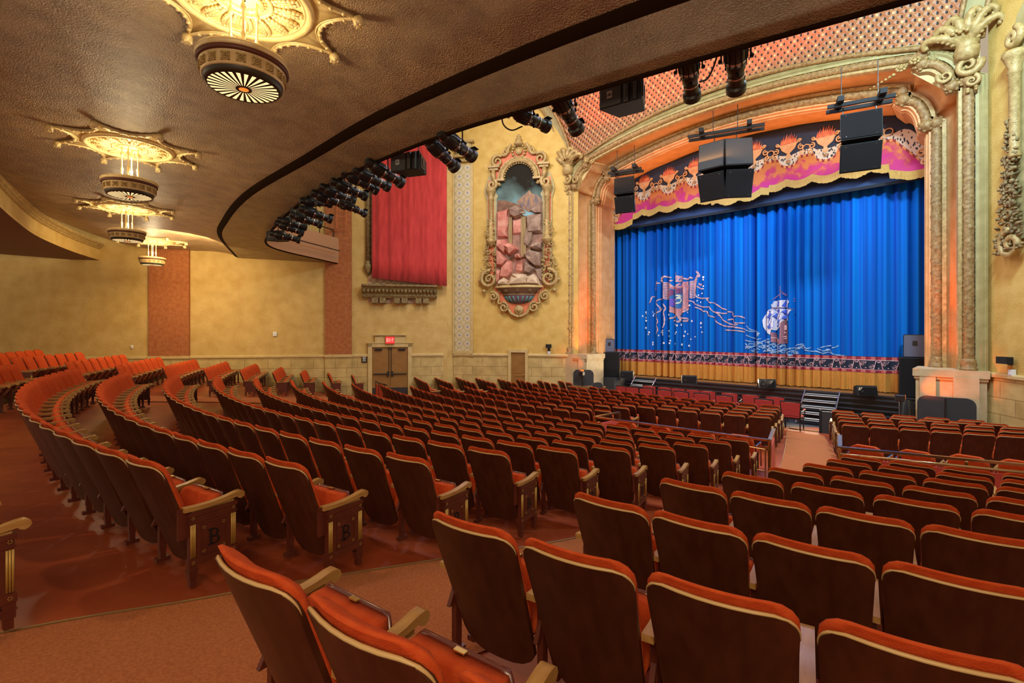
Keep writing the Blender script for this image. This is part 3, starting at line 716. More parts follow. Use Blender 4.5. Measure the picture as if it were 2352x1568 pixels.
for i in range(2, 40, 6): MB().tube([(edg[i][0]-nrm_e[i].x*.06, edg[i][1]-nrm_e[i].y*.06, z) for z in (4.2, 4.55)], .022, 6).build('post', M['drumdark'], br)
# rear low ceiling with its curved gilt fascia
def arc(r, a0, a1, n): return [(-11+r*math.sin(math.radians(a0+(a1-a0)*i/n)), 26-r*math.cos(math.radians(a0+(a1-a0)*i/n))) for i in range(n+1)]
FA = [(-27.0,2.35),(-24.2,1.15),(-21.2,.22),(-18.5,-.25),(-15.7,-.60),(-12.5,-.95),(-9,-1.2)]
fa = spline(FA, 8)
rows = [[(x, y+o_, z) for x, y in fa] for o_, z in ((0.0, 2.95), (0.02, 3.02), (0.0, 3.06), (0.0, 3.40), (.05, 3.42), (.05, 3.46), (.10, 3.49), (.10, 3.53), (.17, 3.57), (.17, 3.66))]
tag(MB().grid(rows).build('wall_ceiling_drop', M['wall_gold'], smooth=False), kind='structure')
rows = [[(x, y+o_, z) for x, y in fa] for o_, z in ((.012, 3.40), (.06, 3.42), (.06, 3.46), (.11, 3.49), (.11, 3.53), (.18, 3.57), (.18, 3.64))]
tag(MB().grid(rows).build('trim_cornice', M['gold'], smooth=False), kind='structure')
tag(MB().grid([[(x, y, 2.95) for x, y in fa], [(x*1.0, -4.5, 2.95) for x, y in fa]]).build('ceiling_rear', M['low_ceiling']), kind='structure')
dl = empty('recessed_downlight', (-20.2, -.9, 2.945), 0, 'tiny lit downlight recessed in the low rear ceiling', 'downlight')
MB().lathe([(.07, -.012), (.085, -.008), (.085, 0)], 16).build('rim', M['cream'], dl); MB().lathe([(.001, -.014), (.07, -.013)], 16).build('lens', M['glow'], dl)

# ------------------------------------------------------------------ chandeliers and their ceiling medallions
def gilt_mat(): return M['gold_bright']
CH = [(-5.52, 1.58, 'nearest'), (-11.45, 1.34, 'second nearest'), (-17.2, 1.95, 'third nearest'), (-22.8, 3.34, 'farthest')]
ZC = 3.465; RD = .43
def chandelier_meshes():
    D = {}
    D['drum'] = MB().lathe([(.36,-.02),(.40,-.01),(.43,0),(.44,.035),(.425,.06),(.30,.07)], 48).mesh('rim', M['gold_bright'], True)
    D['band'] = MB().lathe([(.415,-.045),(.428,-.03),(.425,0),(.36,0)][::-1], 48).mesh('red_band', M['drumred'], True)
    D['frieze'] = MB().lathe([(.372,-.175),(.385,-.165),(.385,-.05),(.41,-.042)], 48).mesh('frieze', M['gold_bright'], True)
    mb = MB(); mb.box((0, 0, 0), (.012, .084, .084))
    for q in range(8): mb.ball((.010, .022*math.cos(q*PI/4), .022*math.sin(q*PI/4)), .011, 5, 4)
    mb.ball((.012, 0, 0), .012, 6, 4)
    for c in ((-1,-1),(1,-1),(1,1),(-1,1)): mb.ball((.008, c[0]*.032, c[1]*.032), .012, 5, 4)
    D['rosette'] = mb.mesh('rosette', M['gold'], False)
    D['bowl'] = MB().lathe([(.325,-.232),(.345,-.230),(.365,-.205),(.372,-.175)], 48, caps=False).mesh('bowl_rim', M['drumdark'], True)
    D['glass'] = MB().lathe([(.001,-.236),(.06,-.236),(.33,-.224)], 48, caps=False).mesh('glass', M['glow'], False)
    mb = MB()
    for k in range(28):
        a = 2*PI*k/28; mb.add([(.06*math.cos(a-.09), .06*math.sin(a-.10), -.241), (.33*math.cos(a-.052), .33*math.sin(a-.052), -.229), (.33*math.cos(a+.052), .33*math.sin(a+.052), -.229), (.06*math.cos(a+.09), .06*math.sin(a+.09), -.241)], [(0,1,2,3)])
    mb.lathe([(.046,-.245),(.075,-.245),(.075,-.238)], 24, caps=False)
    D['spokes'] = mb.mesh('spokes', M['drumdark'], False)
    D['hub'] = MB().lathe([(.001,-.246),(.046,-.244)], 20, caps=False).mesh('amber_lens', M['glow_amber'], True)
    H = ZC-2.75
    mb = MB()
    prof = []
    mb.lathe([(.010,.05),(.012,.18),(.022,.20),(.014,.23),(.026,.26),(.014,.30),(.011,.32),(.011,.50),(.020,.51),(.028,.545),(.016,.58),(.010,.60),(.010,H)], 10)
    D['rod'] = mb.mesh('rod', M['gold_bright'], True)
    return D
CD = chandelier_meshes()
def medallion_meshes():
    D = {}
    # eight-pointed plate: concave sides between the tips
    tips = 1.13; inner = .76; n = 8
    pts = []
    for k in range(n):
        a0, a1 = 2*PI*k/n, 2*PI*(k+1)/n
        T0 = Vector((math.cos(a0), math.sin(a0)))*tips; T1 = Vector((math.cos(a1), math.sin(a1)))*tips
        m = Vector((math.cos((a0+a1)/2), math.sin((a0+a1)/2)))*inner
        for j in range(8):
            t = j/8; w = (1-t)*(1-t); c = 2*t*(1-t); v = t*t
            ctrl = m*2-(T0+T1)*.5
            pts.append(T0*w+ctrl*c+T1*v)
    mb = MB(); mb.loft([[(p.x*.60/p.length, p.y*.60/p.length, -.02) for p in pts], [(p.x*.99, p.y*.99, -.03) for p in pts], [(p.x*1.0, p.y*1.0, -.005) for p in pts]], True, False)
    D['star_plate'] = mb.mesh('star_plate', M['gold_bright'], True)
    mb = MB()
    ring = [(p.x, p.y, -.035) for p in pts]; mb.tube(ring+ring[:2], .022, 6, False)
    ring2 = [(p.x*.955, p.y*.955, -.038) for p in pts]; mb.tube(ring2+ring2[:2], .010, 5, False)
    for i in range(0, len(pts)): mb.ball((pts[i].x*1.015, pts[i].y*1.015, -.045), .028, 5, 4)
    D['star_edge'] = mb.mesh('star_edge', M['gold_bright'], True)
    mb = MB()
    for r, w in ((.64, .045), (.585, .018), (.255, .022), (.16, .03)):
        mb.tube([(r*math.cos(2*PI*k/48), r*math.sin(2*PI*k/48), -.04) for k in range(49)], w, 7, False)
    D['rings'] = mb.mesh('rings', M['gold_bright'], True)
    mb = MB(); mb.lathe([(.02,-.035),(.15,-.03),(.26,-.025),(.28,-.012),(.56,-.03),(.64,-.03)], 48, caps=False); D['dish'] = mb.mesh('dish', M['gold_bright'], True)
    mb = MB()
    for k in range(16):
        Mx = RZ(2*PI*(k+.5)/16)
        for j in range(7):
            r = .31+.24*j/6; w = .018+.05*math.sin(PI*(j+1)/8)
            for sg in (-1, 1): mb.ball((r, sg*w*.6, -.045), .024+.01*math.sin(PI*j/6), 6, 4, (1.2, .8, .9), Mx)
        mb.ball((.43, 0, -.055), .02, 6, 4, (5, .8, .8), Mx)
    for k in range(24): mb.ball((.205*math.cos(2*PI*k/24), .205*math.sin(2*PI*k/24), -.04), .014, 5, 4)
    D['acanthus_leaves'] = mb.mesh('acanthus_leaves', M['gold_bright'], True)
    mb = MB(); mb.ball((1.13, 0, -.07), .055, 8, 6, (1, 1, 1)); mb.lathe([(.02,-.14),(.05,-.12),(.06,-.06),(.04,-.02)], 10, T(1.14, 0, 0))
    for q in range(6): mb.ball((1.14+.04*math.cos(q*PI/3), .04*math.sin(q*PI/3), -.12), .02, 5, 4)
    D['tip_boss'] = mb.mesh('tip_boss', M['gold_bright'], True)
    return D
MD = medallion_meshes()
for (x, y, w) in CH:
    t = empty('chandelier', (x, y, 2.75), .35, '%s gilt drum chandelier with a spoked glass bottom hung on four rods' % w, 'chandelier', 'drum chandeliers under the balcony')
    drm = link('rim', CD['drum'], t); link('red_band', CD['band'], t); fz = link('frieze', CD['frieze'], t); fz_ = fz
    for q in range(18):
        o = link('rosette', CD['rosette'], fz); a = 2*PI*q/18; o.location = (.386*math.cos(a), .386*math.sin(a), -.108); o.rotation_euler = (0, 0, a)
    bw = link('bowl_rim', CD['bowl'], t); link('glass', CD['glass'], bw); link('spokes', CD['spokes'], bw); link('amber_lens', CD['hub'], bw)
    for k in range(4):
        o = link('rod', CD['rod'], t); a = k*PI/2+.9; o.location = (.12*math.cos(a), .12*math.sin(a), 0)
    m = empty('ceiling_medallion', (x, y, ZC), .25, 'gilt star shaped plaster medallion above the %s chandelier' % w, 'medallion', 'star medallions on the balcony soffit')
    for nm in ('star_plate', 'star_edge', 'rings', 'dish', 'acanthus_leaves'): link(nm, MD[nm], m)
    for k in range(8):
        o = link('tip_boss', MD['tip_boss'], m); o.rotation_euler = (0, 0, k*PI/4)
    light('POINT', 'chandelier_bulbs_up', (x, y, 2.90), 74, (1, .82, .50), radius=.16)
    light('SPOT', 'chandelier_bulb_down', (x, y, 2.49), 120, (1, .78, .46), aim=(x, y, 0), spot=165, blend=.5, radius=.12)
# ------------------------------------------------------------------ stage
ZS = -2.13; YL = 20.0; YC = 20.85
st = []
tag(MB().box((-7.2, 22.0, ZS-.03), (12.6, 4.0, .06)).build('floor_stage', M['stage']), kind='structure')
sf = empty('stage_apron', (0,0,0), 0, 'black stepped front edge of the stage with ledges', 'stage front')
MB().box((-7.2, YL+.6, ZS-.58), (12.9, 1.2, 1.02)).build('riser_panel', M['stage_black'], sf); MB().box((-12.85, YL-.6, ZS-.52), (1.3, 1.3, 1.04)).build('side_wing', M['stage_black'], sf)
for i, (z, w) in enumerate(((ZS-.03, .10), (ZS-.17, .07), (ZS-.34, .16), (ZS-.50, .06), (ZS-.66, .12))):
    MB().box((-7.2, YL-.02-.03*i, z), (12.9, .10+.06*i, .05)).build('ledge', M['stage_black'], sf)
tag(MB().box((-8.2, 18.9, -3.22), (14.5, 2.6, .05)).build('floor_pit', M['pit']), kind='structure')
tag(MB().box((-4.2, 17.62, -3.185), (1.15, .06, .05)).build('floor_threshold', M['nosing']), 'pale metal threshold where the aisle carpet meets the black floor', 'threshold')
bp = empty('back_wall', (0,0,0)); tag(bp, kind='structure')
MB().box((-7.2, 23.9, 2.5), (16, .1, 12)).build('wall_stage_back', M['navy'], bp)
# low black wing walls at the end of the aisle
for i, (x, y, lab) in enumerate(((-5.22, 17.2, 'black low partition left of the aisle end by the steps'), (-3.62, 17.55, 'black low partition right of the aisle end by the steps'))):
    t = empty('low_partition', (x, y, -3.2), .2, lab, 'partition', 'low partitions at the aisle end')
    MB().rbox((0, 0, .35), (.55, .06, .70), .01).build('panel', M['stage_black'], t); MB().rbox((.25 if i == 0 else -.25, 0, .36), (.07, .09, .76), .01).build('post', M['black_matt'], t)

def stairs(x, y, lab):
    t = empty('stage_steps', (x, y, -3.2), 0, lab, 'steps', 'steel stage steps')
    n = 5; H = 1.05; dp = 1.15
    for k in range(n):
        u = (k+.6)/n; o = MB(); o.box((0, dp*u-dp, H*(k+1)/(n+.6)), (1.0, .20, .035)); o.box((0, dp*u-dp-.085, H*(k+1)/(n+.6)-.015), (1.0, .03, .06)); o.build('tread', M['tread'], t)
    for s_ in (-1, 1):
        mb = MB(); mb.tube([(s_*.53, -dp-.03, .03), (s_*.53, .02, H+.04)], .026, 8); mb.build('side_rail', M['chrome'], t)
        mb = MB(); mb.box((s_*.47, -.3, .35), (.03, .03, .7)); mb.box((s_*.47, -.8, .16), (.03, .03, .3)); mb.build('leg', M['black'], t)
stairs(-4.35, 19.93, 'steel stage steps with silver treads at the end of the carpeted aisle')
stairs(-11.3, 19.93, 'steel stage steps behind the red armchairs near the far side of the stage')

# ------------------------------------------------------------------ proscenium arch
XC = -7.18
def arch_path(hv, z0, h1, z1, h2, z2, zc, zbase, nv=10, nq=10, na=40):
    R = [(hv, zbase+(z0-zbase)*i/nv) for i in range(nv+1)]
    R += [((hv+h1)/2, z0), (h1, z0)]
    cx, cz = h2+.02, z0
    for i in range(1, nq+1):
        a = PI/2*i/nq; R.append((cx+(h1-cx)*math.cos(a), cz+(z1-cz)*math.sin(a)))
    R += [(h2, z1+.02), (h2, z2)]
    r = ((h2-.0)**2+(zc-z2)**2)/(2*(zc-z2)); A = math.asin(h2/r)
    for i in range(1, na): a = A-2*A*i/na; R.append((r*math.sin(a), zc-r+r*math.cos(a)))
    Lh = [(-p[0], p[1]) for p in R[:nv+1+2+nq+2]][::-1]
    return [(XC+p[0], p[1]) for p in (R+Lh)]
POUT = arch_path(6.68, 6.60, 6.36, 7.39, 5.72, 7.62, 8.28, -1.05)
PIN = arch_path(5.98, 5.98, 5.76, 6.87, 5.22, 7.15, 7.88, -1.05)
def offs(P, o):
    out = []
    for i, p in enumerate(P):
        a, b = P[max(i-1, 0)], P[min(i+1, len(P)-1)]; tx, tz = b[0]-a[0], b[1]-a[1]; l = math.hypot(tx, tz) or 1
        out.append((p[0]+tz/l*o, p[1]-tx/l*o))            # positive = away from the opening
    return out
YO, YI = 17.62, 18.55
ar = empty('proscenium_arch', (0,0,0), 0, 'great gilt and orange moulded arch framing the blue stage curtain', 'arch')
def sweep(prof, name, mt, base, parent, smooth=False):
    mb = MB(); mb.grid([[(x, y, z) for x, z in offs(base, o_)] for o_, y in prof], flip=True); return mb.build(name, mt, parent, smooth)
# splayed concave cove between the outer and inner mouldings
A0, B0 = offs(POUT, -.17), offs(PIN, .22); rows = []
for j in range(9):
    a = PI/2*j/8; u, w = 1-math.cos(a), math.sin(a)
    rows.append([(p[0]+(q[0]-p[0])*u, YO+.06+(YI-.06-YO)*w, p[1]+(q[1]-p[1])*u) for p, q in zip(A0, B0)])
MB().grid(rows, flip=True).build('cove', M['cove'], ar, True)
sweep([(.37, YO+.02), (.37, YO-.05), (.33, YO-.09), (.30, YO-.06), (.25, YO-.10), (.20, YO-.05), (.13, YO-.05)], 'outer_fillet', M['greygreen'], POUT, ar)
sweep([(-.10, YO-.02), (-.13, YO-.07), (-.20, YO-.07), (-.22, YO-.02), (-.24, YO+.04), (-.17, YO+.09)], 'cove_edge', M['gold'], POUT, ar)
sweep([(.24, YI-.09), (.22, YI-.14), (.13, YI-.14), (.10, YI-.02)], 'inner_edge', M['gold'], PIN, ar)
sweep([(-.10, YI), (-.12, YI-.05), (-.17, YI-.05), (-.19, YI+.05), (-.24, YI+.06), (-.25, YI+.16), (-.28, YI+.17), (-.28, YI+1.2), (-.24, YI+1.25), (-.24, YI+1.35)], 'reveal', M['cove'], PIN, ar)
def rope(path, Y, r, name, pitch=.42, mt=None, amp=.10, n=12, rib=True):
    # banded rope moulding: garland of slanting reeds tied at intervals
    P = [Vector((x, Y, z)) for x, z in path]; S = [0]
    for a, b in zip(P[:-1], P[1:]): S.append(S[-1]+(b-a).length)
    N = int(S[-1]/.045); rings = []; j = 0
    for i in range(N+1):
        s = S[-1]*i/N
        while j < len(S)-2 and S[j+1] < s: j += 1
        u = (s-S[j])/max(S[j+1]-S[j], 1e-6); p = P[j].lerp(P[j+1], u)
        t = (P[min(j+2, len(P)-1)]-P[max(j-1, 0)]).normalized(); e1 = Vector((0, -1, 0)); e2 = t.cross(e1).normalized()
        rg = []
        for k in range(n):
            a = 2*PI*k/n; ph = (s/pitch+a/(2*PI)*.8) % 1.0
            band = 1.0+amp*(1.3 if ph < .08 or .14 < ph < .22 else (-.5 if ph < .14 else .35*math.sin(ph*40)))
            rg.append(tuple(p+(e1*math.cos(a)+e2*math.sin(a))*r*band))
        rings.append(rg)
    return MB().loft(rings, True, True).build(name, mt or M['rope'], ar, True)
rope(POUT, YO-.02, .115, 'outer_rope', amp=.15); rope(PIN, YI-.02, .125, 'inner_rope', amp=.15)
for P_, Y_, r_, cs in ((POUT, YO-.02, .115, ((6.68, 6.60), (6.36, 6.58), (5.74, 7.41), (5.72, 7.64))), (PIN, YI-.02, .125, ((5.98, 5.98), (5.76, 5.98), (5.24, 6.9), (5.22, 7.15)))):
    for sx in (1, -1):
        for (a, z) in cs:
            mb = MB(); mb.ball((XC+sx*a, Y_-.02, z), r_*1.45, 12, 8)
            for k in range(7): mb.ball((XC+sx*a+r_*1.3*math.cos(k*2*PI/7), Y_-.08, z+r_*1.3*math.sin(k*2*PI/7)), r_*.45, 6, 4)
            mb.build('leaf_knot', M['rope'], ar, True)
# upper thin rope and the flat entablature band
def seg(h, zs, zc, n=50):
    r = (h*h+(zc-zs)**2)/(2*(zc-zs)); A = math.asin(h/r)
    return [(XC+r*math.sin(A-2*A*i/n), zc-r+r*math.cos(A-2*A*i/n)) for i in range(n+1)]
TH = seg(6.50, 7.58, 8.74); rope(TH, YO-.1, .075, 'thin_rope', .10, amp=.12, n=8)
lo = seg(6.62, 7.1, 8.42)
MB().grid([[(x, YO+.05, z) for x, z in TH], [(x, YO+.0, z) for x, z in offs(TH, -.18)], [(x, YO+.02, z) for x, z in lo]], flip=True).build('entablature', M['gold'], ar)
for sx in (1, -1): MB().add([(XC+sx*a, YO+.06, z) for a, z in ((6.9, 6.4), (6.9, 7.75), (5.5, 8.1), (5.5, 7.3), (6.35, 6.4))], [(0,1,2,3,4) if sx > 0 else (4,3,2,1,0)]).build('spandrel', M['cream'], ar)
# pierced spandrel panels and corner scroll cartouches
def spiral(R, turns=1.6, n=36, r1=.12, ph=0.0, cw=1):
    return [((R*(1-(1-r1)*i/n))*math.cos(ph+cw*2*PI*turns*i/n), (R*(1-(1-r1)*i/n))*math.sin(ph+cw*2*PI*turns*i/n)) for i in range(n+1)]
for sx in (1, -1):
    t = empty('corner_cartouche', (XC+sx*6.55, YO-.18, 7.0), 0, 'gilt scroll and leaf cartouche at the %s upper corner of the stage arch' % ('right' if sx > 0 else 'left'), 'cartouche', 'corner cartouches of the arch')
    Mx = Matrix.Diagonal((sx, 1, 1, 1))
    mb = MB(); P = spiral(.26, 1.5, 30, .15, 0.3, -1); mb.tube([(x+.12, 0, z-.02) for x, z in P], [.10-.07*i/30 for i in range(31)], 8, M=Mx)
    P = spiral(.17, 1.4, 26, .15, 2.6, 1); mb.tube([(x-.32, -.02, z-.16) for x, z in P], [.06-.04*i/26 for i in range(27)], 8, M=Mx)
    P = spiral(.15, 1.4, 24, .15, 1.2, -1); mb.tube([(x+.20, -.02, z-.46) for x, z in P], [.06-.04*i/24 for i in range(25)], 8, M=Mx)
    for z in (-.66, -.72): mb.ball((.12, 0, z), .05, 8, 5, M=Mx); mb.ball((.28, 0, z+.02), .05, 8, 5, M=Mx)
    mb.build('volute', M['gold'], t, True)
    mb = MB(); mb.lathe([(.10,-.2),(.24,-.12),(.26,.10),(.22,.2),(.27,.26)], 16, Mx @ T(.1, .02, .30)); mb.build('collar', M['gold'], t, True)
    mb = MB(); mb.lathe([(.14,-.1),(.22,.12),(.24,.30),(.16,.48),(.06,.56)], 14, Mx @ T(.08, .04, .66))
    for q, (an, ln, cr) in enumerate(((-1.2, .60, -1), (-.72, .52, -1), (-.28, .58, -1), (.15, .64, 1), (.55, .66, 1), (.95, .52, 1))):
        dx, dz = math.sin(an), math.cos(an); bx, bz = .08+dx*.12, .62+dz*.05
        tip = (bx+dx*ln, bz+dz*ln); rr = .13
        P = [(bx, 0, bz), (bx+dx*ln*.35, -.16, bz+dz*ln*.4), (bx+dx*ln*.7, -.20, bz+dz*ln*.78)]
        P = spline(P+[(tip[0]+cr*.06, -.18, tip[1]), (tip[0]+cr*.16, -.14, tip[1]-.06), (tip[0]+cr*.15, -.10, tip[1]-.16), (tip[0]+cr*.07, -.12, tip[1]-.15)], 4)
        mb.tube(P, [.125-.075*i/len(P) for i in range(len(P))], 8, M=Mx)
        for w_ in (-1, 1):
            for q_ in range(5):
                p = P[2+2*q_]; k_ = .11-.012*q_; mb.ball((p[0]+w_*dz*k_, p[1]-.01, p[2]-w_*dx*k_), .062-.006*q_, 7, 5, (1, .8, 1), Mx)
    for k in range(5): mb.ball((-.02+.07*k-.14, -.30, .78+.05*(k % 2)), .055, 8, 5, M=Mx)
    mb.build('acanthus_head', M['gold'], t, True)
    mb = MB()
    for (dx, dz) in ((-.95, .52), (-1.25, .42)):
        for q in range(8): mb.ball((dx+.10*math.cos(q*PI/4), -.02, dz+.07*math.sin(q*PI/4)), .045, 6, 4, M=Mx)
        mb.ball((dx, -.05, dz), .06, 8, 5, M=Mx)
    for k in range(7): mb.ball((-1.42-.09*k, 0, .30-.035*k), .05-.004*k, 6, 4, M=Mx)
    mb.build('flower_swag', M['gold'], t, True)
def lattice_mat(scale, c_bar, c_bar2, c_hole, base='UV'):
    m = bpy.data.materials.new('pierced_lattice'); m.use_nodes = True; nt = m.node_tree; b = nt.nodes['Principled BSDF']; b.inputs['Roughness'].default_value = .5
    N = nt.nodes.new; Lk = nt.links.new
    def mt_(op, a, bb=None):
        n = N('ShaderNodeMath'); n.operation = op
        for i, x in enumerate((a, bb)):
            if x is None: continue
            if isinstance(x, (int, float)): n.inputs[i].default_value = x
            else: Lk(x, n.inputs[i])
        return n.outputs[0]
    uv = N('ShaderNodeUVMap'); sp = N('ShaderNodeSeparateXYZ'); Lk(uv.outputs[0], sp.inputs[0])
    u, v = mt_('MULTIPLY', sp.outputs[0], scale*1.35), mt_('MULTIPLY', sp.outputs[1], scale*.95)
    p, q = mt_('ADD', u, v), mt_('SUBTRACT', u, v)            # diagonal cells
    def tri(x, k=1.0): return mt_('ABSOLUTE', mt_('SUBTRACT', mt_('FRACT', mt_('MULTIPLY', x, k)), .5))
    a, c = tri(p), tri(q); bars = mt_('GREATER_THAN', mt_('MAXIMUM', a, c), .43)
    knot = mt_('GREATER_THAN', mt_('MINIMUM', a, c), .40)
    a2, c2 = tri(p, 2.0), tri(q, 2.0)
    d2 = mt_('SQRT', mt_('ADD', mt_('MULTIPLY', a2, a2), mt_('MULTIPLY', c2, c2)))
    hole = mt_('LESS_THAN', d2, .24); rim = mt_('LESS_THAN', d2, .34)
    def mix(f, A, B):
        n = N('ShaderNodeMix'); n.data_type = 'RGBA'; Lk(f, n.inputs[0])
        for k_, x in ((6, A), (7, B)):
            if isinstance(x, tuple): n.inputs[k_].default_value = (*x, 1)
            else: Lk(x, n.inputs[k_])
        return n.outputs[2]
    col = mix(rim, c_bar, (.46,.19,.075)); col = mix(bars, col, c_bar2); col = mix(hole, col, c_hole); col = mix(knot, col, (.62,.42,.19))
    Lk(col, b.inputs['Base Color'])
    h = mt_('ADD', mt_('MULTIPLY', bars, .6), mt_('SUBTRACT', mt_('MULTIPLY', d2, 1.0), mt_('MULTIPLY', hole, .5)))
    bp_ = N('ShaderNodeBump'); bp_.inputs['Strength'].default_value = .8; bp_.inputs['Distance'].default_value = .06; Lk(h, bp_.inputs['Height']); Lk(bp_.outputs[0], b.inputs['Normal'])
    return m
LAT = lattice_mat(1.9, (.36,.125,.045), (.40,.19,.075), (.018,.007,.004))
def uvgrid(rows, name, mt, parent, UV):
    mb = MB(); mb.grid(rows, flip=True); o = mb.build(name, mt, parent, True); me = o.data
    uvl = me.uv_layers.new(name='UVMap'); n = len(rows[0])
    for lp in me.loops:
        i, j = divmod(lp.vertex_index, n); uvl.data[lp.index].uv = UV[i][j]
    return o
sb = empty('sounding_board', (0,0,0), 0, 'coved pierced lattice panel in red and gold curving out above the stage arch', 'lattice panel')
rows, UV = [], []
for j in range(13):
    s = j/12; hw = 6.50+2.3*s**1.5; up = 5.2*math.sin(s*1.25)/math.sin(1.25); y = YO-.02-.65*(hw-6.5)-1.7*s*s
    P = seg(hw, 7.6+up*.92, 8.74+up*1.02, 60)
    rows.append([(x, y, z) for x, z in P]); UV.append([(hw*2*(.5-i/60), up*1.05) for i in range(61)])
uvgrid(rows, 'lattice', LAT, sb, UV)
for e, nm in ((0, 'right'), (60, 'left')):
    sg = 1 if e == 0 else -1
    MB().grid([[(r[e][0]-sg*.02, r[e][1]-.03, r[e][2]) for r in rows], [(r[e][0]+sg*.42, r[e][1]-.10, r[e][2]+.03) for r in rows]]).build('border_band', M['greygreen'], sb)
    for o_ in (-.05, .44):
        mb = MB(); mb.tube([(r[e][0]+sg*o_, r[e][1]-.12, r[e][2]) for r in rows], .06, 8); mb.build('border_rope', M['rope'], sb, True)
# plinths of the arch
for sx in (1, -1):
    x0 = XC+sx*6.32
    t = empty('arch_plinth', (x0, YO+.4, -3.2), 0, 'stone plinth below the %s columns of the stage arch' % ('right' if sx > 0 else 'left'), 'plinth', 'plinths of the arch')
    mb = MB(); mb.box((-sx*.0, .10, 1.02), (1.42, 1.3, 2.04)); mb.build('die', M['plinth'], t)
    mb = MB(); mb.box((0, .08, .22), (1.60, 1.46, .50)); mb.build('base', M['plinth'], t)
    mb = MB(); mb.box((0, .08, 2.06), (1.54, 1.40, .20)); mb.box((0, .08, 1.93), (1.48, 1.34, .08)); mb.build('cap', M['plinth'], t)
    mb = MB(); mb.box((sx*.32, -.58, 1.0), (.5, .12, 1.98)); mb.box((-sx*.45, -.56, 1.0), (.34, .10, 1.98)); mb.build('pilaster', M['plinth'], t)
    for (xx, yy) in ((XC+sx*6.68, YO-.02), (XC+sx*5.98, YI-.02)):
        MB().lathe([(.19,-1.06),(.19,-.98),(.15,-.96),(.18,-.88),(.15,-.80),(.155,-.76),(.13,-.74)], 16, T(xx-x0, yy-YO-.4, 3.2)).build('column_base', M['rope'], t, True)
    # orange uplight standing at the foot of the cove
    ul = empty('uplight', (XC+sx*5.35, 16.75, -3.2), 0, 'small uplight on a stand throwing orange light on the %s foot of the arch' % ('right' if sx > 0 else 'left'), 'uplight', 'orange uplights')
    MB().rbox((0, 0, 1.38), (.22, .18, .18), .02).build('housing', M['black'], ul); MB().box((sx*.03, .094, 1.40), (.16, .01, .12)).build('lens', M['glow_amber'], ul); MB().tube([(0, 0, .02), (0, 0, 1.30)], .02, 6).build('stand', M['black'], ul); MB().box((0, 0, .015), (.3, .3, .03)).build('foot', M['black'], ul)
    light('SPOT', 'uplight_beam', (XC+sx*5.38, 16.9, -1.72), 110, OR, aim=(XC+sx*6.3, 17.4, -1.45), spot=58, blend=1, radius=.06)
    light('SPOT', 'uplight_high', (XC+sx*5.38, 16.9, -1.70), 800, OR, aim=(XC+sx*6.36, 18.3, 1.5), spot=26, blend=1, radius=.05)
    light('SPOT', 'uplight_ledge', (XC+sx*6.0, 17.45, -.98), 80, OR, aim=(XC+sx*6.36, 18.35, .6), spot=95, blend=1, radius=.08)
light('AREA', 'arch_cove_strip', (XC, YO-.4, 6.2), 60, (1, .42, .10), aim=(XC, YI, 8.0), size=9.5, size_y=.15)
light('AREA', 'arch_cove_strip_inner', (XC, YI+.6, 6.3), 45, (1, .30, .03), aim=(XC, YI+.5, 8.0), size=8.5, size_y=.15)
light('AREA', 'lattice_red_strip', (XC-1, YO-.9, 8.95), 110, (1, .05, .02), aim=(XC-1, YO-.6, 10.5), size=9.0, size_y=.1)

# ------------------------------------------------------------------ house curtain with applique, border and fringe
X0, X1 = -13.6, -.95
def pl(x):
    a = math.sin(x*9.0+1.6*math.sin(x*1.3)); b = math.sin(x*21+2.2*math.sin(x*.9+1))
    return .17*(1-2*abs(a)**.6)*(.62+.38*math.sin(x*1.1+2))+.05*b+.05*math.sin(x*2.7+.8)
def cy(x): return YC+pl(x)
NX = 900
xs = [X0+(X1-X0)*i/NX for i in range(NX+1)]
ct = empty('stage_curtain', (0,0,0), 0, 'tall pleated blue house curtain with crest and ship applique and orange fringe', 'curtain')
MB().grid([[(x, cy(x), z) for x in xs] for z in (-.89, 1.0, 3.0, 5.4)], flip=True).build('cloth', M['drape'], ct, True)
MB().grid([[(x, cy(x), z) for x in xs] for z in (-1.48, -.89)], flip=True).build('border', None or M['navy'], ct, True)
def strip_c(z0, z1, name, mt, dy=-.006): return MB().grid([[(x, cy(x)+dy, z) for x in xs] for z in (z0, z1)], flip=True).build(name, mt, ct, True)
def checker(name, c1, c2, k):
    m = bpy.data.materials.new(name); m.use_nodes = True; nt = m.node_tree; b = nt.nodes['Principled BSDF']; b.inputs['Roughness'].default_value = .8
    tc = nt.nodes.new('ShaderNodeTexCoord'); w = nt.nodes.new('ShaderNodeTexWave'); w.inputs['Scale'].default_value = k; w.bands_direction = 'X'
    rp = nt.nodes.new('ShaderNodeValToRGB'); rp.color_ramp.interpolation = 'CONSTANT'; rp.color_ramp.elements[0].color = (*c1, 1); rp.color_ramp.elements[1].color = (*c2, 1); rp.color_ramp.elements[1].position = .5
    nt.links.new(tc.outputs['Object'], w.inputs[0]); nt.links.new(w.outputs['Fac'], rp.inputs[0]); nt.links.new(rp.outputs[0], b.inputs['Base Color']); return m
CK = checker('checked_braid', (.34,.02,.05), (.55,.14,.12), 1.1)
strip_c(-1.00, -.90, 'braid', CK); strip_c(-1.03, -1.00, 'cord', M['pink']); strip_c(-1.45, -1.36, 'braid', CK); strip_c(-1.36, -1.34, 'cord', M['pink'])
